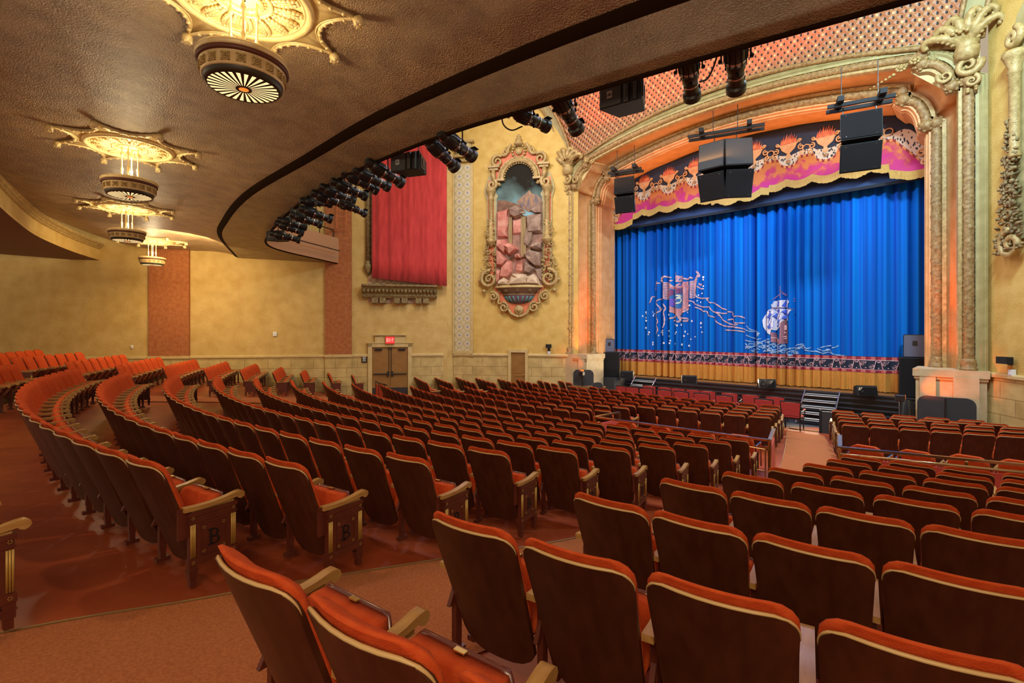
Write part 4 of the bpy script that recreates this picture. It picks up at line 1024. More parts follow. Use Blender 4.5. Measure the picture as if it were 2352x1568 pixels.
# arabesque scrollwork in the border
mb = MB()
def on_c(P, r, n=4, dy=-.016): mb.tube([(x, cy(x)+dy, z) for x, z in P], r, n)
def nx_(x): return x
per = .62; x = X0+.2
while x < X1-.2:
    for sg in (-1, 1):
        on_c([(x+sg*(.02+.13*u), -1.185+.15*math.sin(u*PI*1.5+.5)) for u in [i/9 for i in range(10)]], .012, 4)
        on_c([(x+sg*(a+.17), b-1.19+.04*sg) for a, b in spiral(.09, 1.3, 12, .3, 0, sg)], .010, 4)
    for (dx, dz) in ((0, .10), (0, -.11), (.14, .03), (-.14, -.04), (.27, .1), (.27, -.1)):
        xx = x+dx; mb.ball((xx, cy(xx)-.014, -1.185+dz), .024, 5, 4, (1, .4, 1))
    x += per
mb.build('arabesque', M['pink'], ct, False)
# fringe: fine vertical strands
NF = 1500; xf = [X0+(X1-X0)*i/NF for i in range(NF+1)]; rf = random.Random(3); jit = [rf.uniform(-.02, .02) for _ in xf]; jz = [rf.uniform(0, .035) for _ in xf]
MB().grid([[(x, cy(x)-.01+jit[i]*u, z+(jz[i] if u == 1.0 else 0)) for i, x in enumerate(xf)] for z, u in ((-2.115, 1.0), (-1.8, .8), (-1.46, .1))], flip=True).build('fringe', M['fringe'], ct, True)
# applique drawing on the cloth; plane coordinates from the drawing's own outline
def cpt(px, py):
    t = (px-HX)/F; d = YC/(S2*(1+t)); return (S2*d*(t-1), -(py-HY)/F*d)
def crest(zx, zy): return cpt(1470+.14665*zx, 600+.14665*zy)
def shipp(zx, zy): return cpt(1700+.14665*zx, 640+.14665*zy)
class Ap:
    def __init__(s): s.mb = MB()
    def poly(s, pts, dy=-.02, n=14):
        # fill a simple outline with narrow upright strips that follow the pleats
        xs_ = [p[0] for p in pts]; a, b = min(xs_), max(xs_); n = max(2, int((b-a)/.03))
        def cuts(x):
            Z = []
            for (p, q) in zip(pts, pts[1:]+pts[:1]):
                if (p[0] <= x < q[0]) or (q[0] <= x < p[0]): Z.append(p[1]+(q[1]-p[1])*(x-p[0])/(q[0]-p[0]))
            return sorted(Z)
        e = (b-a)*1e-3
        for i in range(n):
            xa, xb = a+(b-a)*i/n+e*(i == 0), a+(b-a)*(i+1)/n-e*(i == n-1)
            ca, cb = cuts(xa), cuts(xb)
            if len(ca) != len(cb):
                cm = cuts((xa+xb)/2); ca = ca if len(ca) == len(cm) else cm; cb = cb if len(cb) == len(cm) else cm
            for k in range(0, len(ca)-1, 2):
                s.mb.add([(xa, cy(xa)+dy, ca[k]), (xb, cy(xb)+dy, cb[k]), (xb, cy(xb)+dy, cb[k+1]), (xa, cy(xa)+dy, ca[k+1])], [(0, 1, 2, 3)])
        return s
    def line(s, pts, w=.03, dy=-.025):
        P = spline(pts, 6) if len(pts) > 2 else pts
        n = len(P); L = []; Rr = []
        for i, p in enumerate(P):
            a, b = P[max(i-1, 0)], P[min(i+1, n-1)]; tx, tz = b[0]-a[0], b[1]-a[1]; l = math.hypot(tx, tz) or 1
            ww = w*(.5+.5*abs(math.sin(i*.55))) if w > .035 else w
            L.append((p[0]-tz/l*ww/2, p[1]+tx/l*ww/2)); Rr.append((p[0]+tz/l*ww/2, p[1]-tx/l*ww/2))
        for i in range(n-1):
            q = [L[i], L[i+1], Rr[i+1], Rr[i]]; s.mb.add([(x, cy(x)+dy, z) for x, z in q], [(0, 1, 2, 3)])
        return s
    def dot(s, p, r, dy=-.025): s.mb.add([(p[0]+r*math.cos(k*PI/4), cy(p[0])+dy, p[1]+r*math.sin(k*PI/4)) for k in range(8)], [tuple(range(8))]); return s
    def done(s, name, mt, parent): return s.mb.build(name, mt, parent)
em = Ap()
em.poly([crest(*p) for p in ((450,330),(490,330),(560,420),(640,380),(690,330),(760,310),(770,400),(760,600),(770,730),(700,770),(640,850),(580,850),(520,800),(480,720),(470,640),(440,560))]).done('crest_body', M['rosegrad'], ct)
ap = Ap()
ap.poly([crest(*p) for p in ((490,420),(560,450),(580,430),(690,410),(700,500),(690,690),(640,740),(560,740),(490,690))], -.03).done('shield', mat('blue_shield', (.03,.16,.42), .7), ct)
ap = Ap()
ap.poly([crest(*p) for p in ((590,430),(690,415),(695,500),(595,510))], -.036); ap.poly([crest(*p) for p in ((490,460),(540,440),(545,520),(490,560))], -.036); ap.done('shield_quarter', mat('plum_shield', (.22,.06,.16), .7), ct)
ap = Ap(); ap.poly([crest(*p) for p in ((487,600),(555,570),(560,710),(490,700))], -.036); ap.done('shield_quarter', M['violet'], ct)
ap = Ap()
ap.line([crest(*p) for p in ((560,545),(600,538),(655,540),(610,575))], .07, -.045); ap.line([crest(*p) for p in ((600,578),(650,585),(640,640),(590,660),(560,625),(575,600),(600,608))], .07, -.045)
ap.line([crest(*p) for p in ((585,440),(587,520))], .05, -.045); ap.line([crest(*p) for p in ((585,670),(585,740))], .05, -.045)
ap.done('shield_numeral', mat('cream_applique', (.78,.72,.58), .7), ct)
ap = Ap()
for sx, tip in ((-1, (345,225)), (1, (880,150))):
    for k in range(11):
        y = 240+k*32
        if sx < 0: a, b, c_ = (450, 340+k*24), (385+k*3, 330+k*26), (332+k*4, 250+k*28)
        else: a, b, c_ = (790, 330+k*24), (850-k*2, 300+k*27), (920-k*6, 200+k*36)
        A, B, Cc = crest(*a), crest(*b), crest(*c_)
        ap.line([A, B, Cc], .055, -.03)
ap.line([crest(*p) for p in ((920,250),(918,190),(880,155))], .09, -.03); ap.line([crest(*p) for p in ((340,330),(335,280),(345,225))], .07, -.03)
ap.done('wings', M['pink'], ct)
ap = Ap()
ap.poly([crest(*p) for p in ((545,250),(565,240),(585,225),(610,225),(650,235),(695,225),(690,320),(565,330))], -.03)
ap.line([crest(*p) for p in ((587,170),(587,235))], .05, -.035); ap.line([crest(*p) for p in ((565,195),(612,195))], .05, -.035)
ap.done('crown', M['pink'], ct)
ap = Ap()
for x_ in (570,600,630,660): ap.line([crest(x_, 300), crest(x_+12, 262)], .03, -.038)
ap.done('crown_stones', M['skyblue'], ct)
ap = Ap()
for P in (((570,820),(540,880),(470,900),(460,940),(490,935)), ((610,830),(640,880),(700,890),(750,900),(745,930),(700,935)), ((590,850),(570,900),(540,940)), ((620,850),(640,910),(630,945),(600,935)), ((450,740),(480,760),(520,800)), ((770,740),(730,770),(680,800)),
          ((390,270),(400,240),(450,250),(520,260)), ((700,270),(760,280),(790,255),(830,265)), ((470,290),(500,310),(530,300)), ((550,350),(590,390),(640,345)), ((500,370),(540,400),(600,400))):
    ap.line([crest(*p) for p in P], .08, -.03)
ap.done('mantling', M['pink'], ct)
ap = Ap()
for P in (((370,570),(300,610),(270,650),(320,720),(320,780),(265,815)), ((270,730),(265,800),(280,880),(300,940),(280,1000),(300,1060),(280,1140)), ((390,660),(420,730),(400,800),(410,880),(410,960),(395,1035)), ((325,345),(280,350),(260,410),(250,460)), ((280,310),(285,360)), ((230,555),(200,560),(185,620),(165,655)),
          ((860,500),(900,555),(960,580),(1030,575),(1095,575)), ((845,665),(900,680),(960,710),(1030,715),(1090,715),(1150,790),(1220,800),(1300,815),(1380,815)), ((850,715),(920,735),(990,780),(1040,785),(1060,840),(1120,860),(1170,880)), ((1030,580),(1080,640),(1150,650),(1220,680),(1280,730),(1380,760)),
          ((1170,780),(1230,820),(1270,870),(1340,935),(1420,975),(1480,1000),(1550,990)), ((1170,900),(1240,970),(1320,1005),(1390,1020),(1500,1030),(1655,1062)), ((1390,790),(1450,800),(1470,860),(1560,860),(1655,890)), ((1390,920),(1470,905),(1490,960),(1560,965),(1655,965)), ((1350,1075),(1450,1080),(1540,1085),(1655,1108)), ((900,385),(940,425),(975,430)), ((925,340),(940,375),(965,350)), ((760,615),(830,630),(845,660))):
    ap.line([crest(*p) for p in P], .055, -.028)
ap.done('ribbons', M['pink'], ct)
ap = Ap(); rd = random.Random(5)
for p in ((110,797),(95,825),(55,858),(85,880),(113,930),(110,1042),(205,793),(213,820),(208,850),(335,1030),(352,1083),(328,1107),(377,1120),(352,1150),(310,1160),(455,1090),(473,1170),(600,1108),(568,1135),(650,992),(610,1005),(545,985),(722,1100),(747,1137),(713,1168),(812,1218),(858,1182),(945,967),(945,1033),(963,1108),(205,1270),(205,1303),(148,1143),(160,1110),(508,1240),(497,1280),(545,1290),(678,1302),(783,1320),(405,1277),(1000,250),(998,288),(1000,390),(995,430),(965,500),(905,618),(938,640),(790,690),(743,797),(470,835),(920,530),(890,550),(820,935)):
    ap.dot(crest(*p), rd.uniform(.028, .052))
ap.done('petals', M['white'], ct)
# galleon
ap = Ap()
ap.poly([shipp(*p) for p in ((500,480),(455,490),(390,570),(355,650),(358,730),(400,820),(490,885),(505,790),(560,810),(640,760),(700,680),(765,650),(770,560),(830,490),(760,478),(640,470),(530,470))], -.03)
ap.poly([shipp(*p) for p in ((505,410),(530,395),(540,350),(760,330),(800,360),(770,400),(765,455),(640,450),(510,450))], -.03)
ap.done('sails', M['white'], ct)
ap = Ap()
for P in (((560,480),(480,580),(440,680),(470,780)), ((640,480),(570,570),(520,680),(515,780)), ((740,485),(660,590),(610,680),(600,760)), ((800,495),(740,580),(690,650)), ((550,355),(545,440)), ((620,350),(600,440)), ((740,340),(700,440)), ((480,500),(420,600))):
    ap.line([shipp(*p) for p in P], .15, -.045)
ap.done('sail_stripes', M['skyblue'], ct)
ap = Ap()
ap.poly([shipp(*p) for p in ((500,850),(540,830),(585,870),(585,930),(640,970),(650,700),(700,650),(750,670),(765,760),(765,1010),(640,1020),(500,985))], -.04).done('hull', M['hull'], ct)
ap = Ap(); ap.dot(shipp(705,765), .11, -.05); ap.dot(shipp(705,840), .05, -.05); ap.line([shipp(690,910), shipp(740,900)], .03, -.05); ap.line([shipp(695,940), shipp(745,930)], .03, -.05); ap.line([shipp(500,920), shipp(585,930), shipp(640,985)], .05, -.05); ap.done('hull_detail', M['pink'], ct)
ap = Ap()
for P in (((660,310),(655,120)), ((530,330),(650,250)), ((650,190),(760,260)), ((755,310),(870,312)), ((500,465),(650,455),(860,482)), ((760,350),(870,352)), ((770,650),(860,540)), ((680,230),(755,270))): ap.line([shipp(*p) for p in P], .022, -.035)
ap.done('rigging', M['hull'], ct)
ap = Ap()
for k in range(78):
    u = rd.random(); zx = 90+u*900; zy = 1000+rd.random()*165-30*math.sin(u*6)
    ap.line([shipp(zx+i*rd.uniform(22,34), zy+14*math.sin(i*1.9+k)+rd.uniform(-5,5)) for i in range(4)], .03, -.03)
for P in (((90,800),(160,820),(230,830),(320,850)), ((100,880),(180,910),(260,950),(340,935)), ((90,960),(200,985),(300,1000)), ((110,735),(160,780),(220,810),(300,830)), ((870,1050),(960,1030),(1040,1090),(1120,1075)), ((1000,1110),(1100,1130),(1200,1140),(1300,1165)), ((1210,1090),(1300,1130),(1390,1110),(1440,1160)), ((1250,1080),(1350,1055),(1440,1045)), ((1440,1080),(1500,1070),(1540,1040)), ((350,990),(420,950),(480,945)), ((90,1010),(140,1055),(240,1060)), ((1180,1120),(1290,1165),(1390,1150),(1500,1190),(1640,1200))):
    ap.line([shipp(*p) for p in P], .04, -.03)
ap.done('waves', M['skyline'], ct)
ap = Ap(); ap.poly([shipp(*p) for p in ((270,830),(330,850),(290,910),(255,890))], -.03); ap.poly([shipp(*p) for p in ((1345,1095),(1395,1095),(1390,1130),(1345,1130))], -.03); ap.done('pennant', M['skyline'], ct)

# black masking beside and above the curtain
mk = empty('masking_border', (0,0,0), 0, 'flat dark blue border cloth hung above the pleated curtain', 'masking cloth')
MB().box((-7.25, 20.35, 7.0), (13.2, .03, 4.05)).build('cloth', M['masking'], mk); MB().box((-7.25, 20.36, 4.93), (13.2, .08, .10)).build('batten_pocket', M['black_matt'], mk)
lg = empty('side_leg_drape', (0,0,0), 0, 'narrow black leg drape between arch and curtain at far side', 'drape')
MB().box((-13.75, 20.1, 1.5), (.36, .5, 7.2)).build('cloth', M['black_matt'], lg)

# ------------------------------------------------------------------ painted valance
vl = empty('valance', (0,0,0), 0, 'scalloped valance with flaming urns, lace and gold fringe at top of stage', 'valance')
YV = 19.88; VX0, VX1 = -13.35, -1.05
def vbot(x):
    u = abs(x-XC); 
    base = 5.33-.02*u
    if u > 4.75: base = 4.86+.10*max(0, 1-(u-4.75)/.5)
    if u < 1.1: base = 5.10+.1*(u/1.1)**2
    return base+.05-.13*abs(math.sin((x-XC)*PI/.85))**1.0 if u <= 4.75 else base-.06*math.sin((u-4.75)*2.6)
def vx(n=420): return [VX0+(VX1-VX0)*i/n for i in range(n+1)]
def vy(x): return YV+.03*math.sin(x*3.0)
def vband(f0, f1, name, mt, dy): return MB().grid([[(x, vy(x)+dy, f0(x)) for x in vx()], [(x, vy(x)+dy, f1(x)) for x in vx()]], flip=True).build(name, mt, vl, True)
vband(lambda x: vbot(x)+.1, lambda x: 9.0, 'cloth', M['navy'], 0)
def magenta():
    m = bpy.data.materials.new('magenta_orange_silk'); m.use_nodes = True; nt = m.node_tree; b = nt.nodes['Principled BSDF']; b.inputs['Roughness'].default_value = .7
    tc = nt.nodes.new('ShaderNodeTexCoord'); nz = nt.nodes.new('ShaderNodeTexNoise'); nz.inputs['Scale'].default_value = 3.2; nz.inputs['Detail'].default_value = 6; nz.inputs['Distortion'].default_value = .6
    sp = nt.nodes.new('ShaderNodeSeparateXYZ'); ma = nt.nodes.new('ShaderNodeMath'); ma.operation = 'MULTIPLY_ADD'; ma.inputs[1].default_value = .42; ma.inputs[2].default_value = -2.42
    ad = nt.nodes.new('ShaderNodeMath'); ad.operation = 'ADD'
    rp = nt.nodes.new('ShaderNodeValToRGB'); e = rp.color_ramp.elements; e[0].position = .38; e[0].color = (.42,.010,.13,1); e[1].position = .62; e[1].color = (.52,.14,.025,1)
    k_ = e.new(.5); k_.color = (.44,.03,.075,1)
    nt.links.new(tc.outputs['Object'], nz.inputs[0]); nt.links.new(tc.outputs['Object'], sp.inputs[0]); nt.links.new(sp.outputs['Z'], ma.inputs[0]); nt.links.new(nz.outputs[0], ad.inputs[0]); nt.links.new(ma.outputs[0], ad.inputs[1])
    nt.links.new(ad.outputs[0], rp.inputs[0]); nt.links.new(rp.outputs[0], b.inputs['Base Color']); return m
def lacem():
    m = bpy.data.materials.new('lace'); m.use_nodes = True; nt = m.node_tree; b = nt.nodes['Principled BSDF']; b.inputs['Roughness'].default_value = .8
    tc = nt.nodes.new('ShaderNodeTexCoord'); mp = nt.nodes.new('ShaderNodeMapping'); mp.inputs['Scale'].default_value = (16, 16, 8); vo = nt.nodes.new('ShaderNodeTexVoronoi'); vo.inputs['Scale'].default_value = 1.0
    rp = nt.nodes.new('ShaderNodeValToRGB'); rp.color_ramp.interpolation = 'CONSTANT'; rp.color_ramp.elements[0].color = (.02,.02,.03,1); rp.color_ramp.elements[1].position = .34; rp.color_ramp.elements[1].color = (.58,.45,.33,1)
    nt.links.new(tc.outputs['Object'], mp.inputs[0]); nt.links.new(mp.outputs[0], vo.inputs[0]); nt.links.new(vo.outputs['Distance'], rp.inputs[0]); nt.links.new(rp.outputs[0], b.inputs['Base Color']); return m
UR = [XC+(k-3.5)*1.18 for k in range(8)]
def dip(x):
    return max([0]+[max(0, 1-((x-u)/.34)**2)**.5 if abs(x-u) < .34 else 0 for u in UR])
def vmag(x):
    u = abs(x-XC); b = 6.42-.055*u-.30*dip(x)
    return b if u < 4.85 else max(vbot(x)+.12, 6.15-(u-4.85)*1.25)
def vlace(x):
    u = abs(x-XC); return (vmag(x)+.16+.13*dip(x)*1.6) if u < 4.85 else vmag(x)+.15+.55*math.sin(min(1, (u-4.85)/.5)*PI/2)
vband(lambda x: vbot(x)+.24, vmag, 'silk_panel', magenta(), -.02)
vband(vmag, lambda x: vmag(x)+.09, 'checked_edge', checker('checked_edge', (.25,.02,.02), (.62,.22,.06), 1.9), -.03)
vband(lambda x: vmag(x)+.09, lambda x: vlace(x)+.10, 'lace', lacem(), -.026)
rf = random.Random(9); vj = [rf.uniform(-.015, .015) for _ in range(421)]; vz = [rf.uniform(0, .03) for _ in range(421)]
MB().grid([[(x, vy(x)-.035+vj[i], vbot(x)+vz[i]) for i, x in enumerate(vx())], [(x, vy(x)-.035, vbot(x)+.29) for x in vx()]], flip=True).build('fringe', M['fringe_gold'], vl, True)
TAN = mat('peach_applique', (.50,.25,.10), .7, col2=(.60,.34,.16), nscale=6); FLM = mat('flame_applique', (.40,.05,.02), .7, col2=(.58,.18,.06), nscale=5)
def flat(polys, name, mt, dy):
    mb = MB()
    for P in polys: mb.add([(x, vy(x)+dy, z) for x, z in P], [tuple(range(len(P)))])
    return mb.build(name, mt, vl)
urn, fl, scr = [], [], MB()
for u in UR:
    z0 = vmag(u)+.34
    for sg in (-1, 1):
        urn.append([(u, z0+.0), (u+sg*.10, z0+.02), (u+sg*.05, z0+.20), (u, z0+.20)]); urn.append([(u, z0+.2), (u+sg*.05, z0+.2), (u+sg*.22, z0+.34), (u+sg*.29, z0+.50), (u, z0+.50)])
        urn.append([(u, z0+.5), (u+sg*.32, z0+.5), (u+sg*.32, z0+.55), (u, z0+.55)])
    for k in range(9):
        x = u-.24+.06*k; h = .20+.16*math.sin(PI*(k+.5)/9)+.05*(k % 2); fl.append([(x-.045, z0+.55), (x+.045, z0+.55), (x+.03, z0+.55+h*.6), (x+.02+.02*(k % 3), z0+.55+h), (x-.02, z0+.55+h*.5)])
    for sg in (-1, 1):
        for (dx, dz, R, ph, cw) in ((.42, .34, .11, PI/2, sg), (.47, .12, .09, -PI/2, -sg), (.36, .58, .07, 0, sg)):
            scr.tube([(u+sg*dx+a, vy(u)-.05, z0+dz+b) for a, b in spiral(R, 1.25, 14, .25, ph, cw)], .026, 5)
    scr.tube([(u+.59+a, vy(u)-.05, z0+.25+b) for a, b in spiral(.12, 1.0, 12, .95, 0, 1)], .022, 5)
flat(urn, 'urns', TAN, -.04); flat(fl, 'flames', FLM, -.045); scr.build('scrollwork', TAN, vl, True)
mb = MB()
for u in UR:
    for q in range(8): mb.ball((u+.06*math.cos(q*PI/4), vy(u)-.045, vmag(u)+.24+.06*math.sin(q*PI/4)), .022, 5, 4)
    mb.ball((u, vy(u)-.045, vmag(u)+.24), .03, 6, 4)
mb.build('lace_rosettes', TAN, vl)
mb = MB()
for sg in (-1, 1):
    P = [(5.0,6.95),(5.25,6.75),(5.45,6.9),(5.62,6.6),(5.5,6.4),(5.75,6.5),(5.92,6.2),(5.85,5.6),(5.92,5.15),(5.7,5.06)]
    mb.tube([(XC+sg*a, YV-.05, z) for a, z in spline(P, 6)], .06, 6)
    for (a, z, R) in ((5.55,6.05,.16),(5.55,5.6,.14),(5.62,5.3,.10),(5.12,6.95,.12)): mb.tube([(XC+sg*(a+p), YV-.05, z+q) for p, q in spiral(R, 1.4, 18, .2, 0, sg)], .045, 6)
mb.build('end_scrolls', TAN, vl, True)
# ------------------------------------------------------------------ hung loudspeaker clusters
def cab(name, parent, Mx, w, h, d, front):
    mb = MB(); a = .72
    mb.add([(-w/2,0,-h/2),(w/2,0,-h/2),(w/2,0,h/2),(-w/2,0,h/2),(-w/2*a,d,-h/2),(w/2*a,d,-h/2),(w/2*a,d,h/2),(-w/2*a,d,h/2)], [(0,1,2,3),(5,4,7,6),(4,0,3,7),(1,5,6,2),(3,2,6,7),(4,5,1,0)], Mx)
    o = mb.build(name, M['black_matt'], parent)
    mb = MB(); mb.rbox((0, -.012, 0), (w-.05, .03, h-.05), .008, Mx); mb.build('grille', front, o)
    mb = MB()
    for sx in (-1, 1):
        for sz in (-1, 1): mb.ball((sx*w*.36, -.03, sz*h*.40), .012, 5, 4, M=Mx)
    mb.build('screws', M['chrome'], o)
    return o
def cluster(loc, rz, cols, lab, w, h):
    t = empty('speaker_cluster', loc, rz, lab, 'loudspeaker', 'hung black loudspeaker clusters')
    for c_ in range(cols):
        a = (c_-(cols-1)/2)*.62; x = (c_-(cols-1)/2)*w*.99
        for k, (z, tilt) in enumerate(((h*.56, -.10), (-h*.56, .32))):
            Mx = T(x, -.02-abs(a)*.0+(.14*k), z) @ RZ(a) @ RX(tilt)
            cab('speaker_cabinet', t, Mx, w, h, .62, M['grille2'] if k == 0 and cols > 1 else M['grille'])
    mb = MB(); zt = h*1.30
    W_ = w*cols*.55+.25
    for y in (.10, .48): mb.box((0, y, zt+.12), (W_*2, .08, .10))
    for x in (-W_*.62, W_*.62): mb.box((x, .3, zt+.22), (.16, .9, .14))
    mb.build('hanging_frame', M['black_matt'], t)
    mb = MB()
    for x in (-w*.4, w*.4): mb.tube([(x, .3, h*1.05), (x, .3, zt+.1)], .015, 6); mb.tube([(x*1.1, .3, zt+.2), (x*1.1, .3, zt+1.3)], .012, 6)
    mb.build('chains', M['black'], t)
    return t
p = at(1665, 388, 17.2); cluster(p, .33, 2, 'big centre loudspeaker cluster of four black cabinets hung before the arch', .92, .98)
p = at(1433, 447, 20.3); cluster(p, .30, 1, 'pair of black loudspeakers hung at the far corner of the arch', .84, .70)
p = at(1978, 322, 13.6); cluster(p, .30, 1, 'pair of black loudspeakers hung at the near corner of the arch', .98, .78)

# ------------------------------------------------------------------ lamps and speakers under the balcony front
EP = np.array(edg)
def edge_depth(px):
    best = None
    for (x, y) in edg[19:]:
        d = (y-x)*S2; l = (x+y)*S2
        q = HX+F*l/d
        if best is None or abs(q-px) < best[0]: best = (abs(q-px), d)
    return best[1]
def spot_meshes():
    D = {}
    mb = MB(); mb.lathe([(.02,-.36),(.07,-.35),(.085,-.30),(.085,-.24),(.105,-.22),(.115,-.16),(.115,.02),(.095,.05)], 18); D['lamp_body'] = mb.mesh('lamp_body', M['black'], 'a')
    mb = MB(); mb.lathe([(.095,.05),(.098,.12),(.085,.14),(.085,.32),(.108,.34),(.108,.42),(.09,.42)], 18); D['lens_barrel'] = mb.mesh('lens_barrel', M['black'], 'a')
    mb = MB(); mb.lathe([(.001,.405),(.088,.400)], 16, caps=False); D['lens'] = mb.mesh('lens', M['lens'], True)
    mb = MB()
    for k in range(12): mb.box((.116, 0, -.08), (.014, .012, .20), RZ(2*PI*k/12))
    for k in range(3): mb.box((.10, 0, .13), (.03, .04, .03), RZ(2*PI*k/3+.4))
    mb.box((0, .11, .38), (.19, .01, .10)); D['cooling_fins'] = mb.mesh('cooling_fins', M['black_matt'])
    mb = MB(); mb.lathe([(.117,-.02),(.121,-.015),(.121,.0),(.117,.005)], 18, caps=False); mb.lathe([(.087,.20),(.091,.205),(.091,.215),(.087,.22)], 18, caps=False); D['steel_band'] = mb.mesh('steel_band', M['chrome'], True)
    return D
SD = spot_meshes()
def spotlight(px, py, lab, aim, dd=.45, roll=0, sc=1.0, d=None, drop=None, cable=None):
    d = d or edge_depth(px)+dd
    p = at(px, py, d)
    t = empty('stage_spotlight', p, 0, lab, 'spotlight', 'black stage spotlights under the balcony front')
    q = (Vector(aim)-p).to_track_quat('Z', 'Y'); t.scale = (sc,)*3
    Rm = q.to_matrix().to_4x4() @ RZ(roll)
    for nm in ('lamp_body', 'lens_barrel', 'lens', 'cooling_fins', 'steel_band'):
        o = link(nm, SD[nm], t)
        o.matrix_local = Rm
    side = Vector((0,0,1)).cross(Vector(aim)-p).normalized()
    top = max(.28, (3.55-p.z)/sc) if drop is None else drop
    mb = MB()
    for s_ in (-1, 1): mb.tube([tuple(side*s_*.145), tuple(side*s_*.145+Vector((0, 0, .24))), tuple(Vector((0, 0, .24))+side*s_*.02)], .011, 6); mb.ball(tuple(side*s_*.155), .026, 6, 4)
    mb.build('yoke', M['black_matt'], t)
    mb = MB(); mb.tube([(0, 0, .24), (0, 0, top)], .016, 6); mb.box((0, 0, .27), (.05, .05, .07)); mb.build('hanger', M['black'], t)
    cb = cable or ((0, 0, .26), (.10, .05, .05), (.02, .1, -.14))
    b0 = Rm @ Vector((0, .05, -.35))
    mb = MB(); mb.tube(spline([tuple(b0), tuple(b0+Vector((-.04, .02, -.16))), tuple(b0+Vector((-.16, .06, -.02))), (-.12, .10, min(top, .5))], 5), .008, 5); mb.build('cable', M['black'], t)
    return t
STG = (-7.5, 20.5, -1.5)
SPL = [(1046,330,'long spotlight in front of the tiled pilaster, next along from the house speaker',(-8.5,20,0),1.05),
 (1010,348,'spotlight hung before the red wall curtain beside the tiled pilaster',(-9.5,19,-2.5),1.05),
 (880,394,'spotlight just left of the cabinet speaker over the red wall curtain',(-9,20,-1.5),1.05),
 (850,408,'upper spotlight of the pair at the left edge of red wall curtain',(-8,20,-1),1.0),
 (824,414,'lower spotlight of the pair at the left edge of red wall curtain',(-8,20,-2),1.0),
 (798,432,'slanting spotlight above the orange ladder',(-8,20,-1),1.0),
 (772,444,'spotlight directly below the slanting one near the orange ladder',(-8,20,-1.4),1.0),
 (752,456,'spotlight with a bright lens ring near the orange pilaster',(-9,20,-.5),1.0),
 (722,464,'tilted spotlight beneath the one with a bright lens ring',(-9,18,3.5),.9),
 (808,476,'small spotlight hanging low in front of the orange ladder',(-9,20,-2),.75),
 (722,490,'spotlight beside the middle cabinet speaker',(-9,20,-1),.95),
 (700,503,'spotlight beneath the middle cabinet speaker',(-9,20,-1),.95),
 (668,512,'spotlight at the bend of the balcony front, upper of two',(-9,20,0),.95),
 (662,522,'spotlight at the bend of the balcony front, lower of two',(-9,20,-2),.95)]
for (px, py, lab, aim, sc) in SPL: spotlight(px, py, lab, aim, sc=sc)
spotlight(652, 542, 'farthest spotlight, its blue lens turned to the far wall', (-8, 20, -.5), sc=1.0)
spotlight(1212, 270, 'short spotlight with blue glints hung over the yellow splayed wall', (-3.5, 16, 2.2), sc=.95)
spotlight(1297, 247, 'spotlight with red gel hung at the left end of the lattice', (-7.5, 19, -2.5), sc=1.1)
spotlight(1583, 160, 'steeply tilted spotlight left of the pair before the lattice', (-7.0, 18, -2.5), sc=1.05)
spotlight(1690, 135, 'steeply tilted spotlight right of the pair before the lattice', (-6.5, 18, -2.5), sc=1.1)
def rig_cable(px0, py0, pts, lab):
    P = [at(x, y, edge_depth(px0)+.45) for x, y in pts]
    tag(MB().tube(spline([tuple(p) for p in P], 6), .012, 6).build('lighting_cable', M['black']), lab, 'cable', 'cables under the balcony front')
rig_cable(1160, 260, [(1152,255),(1156,285),(1175,299),(1200,290)], 'black cable loop dangling beside the short spotlight')
rig_cable(1640, 150, [(1655,100),(1640,150),(1625,180),(1607,188)], 'black cable sagging between the pair of tilted spotlights')
def house_speaker(px, py, lab, yaw, sc=1.0):
    d = edge_depth(px)+.55; p = at(px, py, d)
    t = empty('house_speaker', p, yaw, lab, 'loudspeaker', 'cabinet speakers under the balcony front')
    t.rotation_euler = (0, math.radians(0), yaw)
    w, h, dp = .58*sc, .32*sc, .46*sc
    mb = MB(); mb.add([(-w/2,0,-h/2),(w/2,0,-h/2),(w/2,0,h/2),(-w/2,0,h/2),(-w*.34,dp,-h/2*.75),(w*.30,dp,-h/2*.75),(w*.30,dp,h/2*.75),(-w*.34,dp,h/2*.75)], [(0,1,2,3),(5,4,7,6),(4,0,3,7),(1,5,6,2),(3,2,6,7),(4,5,1,0)]); mb.build('cabinet', M['black_matt'], t)
    mb = MB(); mb.rbox((-w*.22, -.010, 0), (w*.50, .02, h*.94), .006); mb.build('grille', M['grille2'], t)
    mb = MB(); mb.tube([(w*.16, -.005, -h*.47), (w*.16, -.005, h*.47)], .045*sc, 8); mb.tube([(w*.36, -.005, -h*.47), (w*.36, -.005, h*.47)], .03*sc, 8); mb.build('waveguide', M['black'], t)
    b = MB().box((-w*.24, -.023, 0), (.075*sc, .004, .095*sc)).build('badge', mat('grey_badge_%d' % px, (.30,.32,.34), .5), t)
    mb = MB()
    for q in block_text('JBL', .034*sc, .017*sc, .004*sc): mb.prism([(x-w*.24, z) for x, z in q], -.028, -.0255)
    mb.build('lettering', M['ink'], b)
    Ms = T(w*.44, dp*.36, 0) @ RZ(math.atan2(w*.20, dp)); mb = MB(); mb.box((0, 0, 0), (.03, dp*.55, h*.72), Ms); mb.box((.018, 0, .0), (.012, .10, h*.4), Ms); mb.build('side_plate', M['black'], t)
    mb = MB()
    for x in (-w*.34, w*.34): mb.tube([(x, dp*.3, h/2*.8), (x, dp*.3, max(.3, 3.55-p.z))], .010, 6); mb.ball((x, dp*.3, h/2+.04), .022, 6, 4)
    mb.build('chain', M['black'], t)
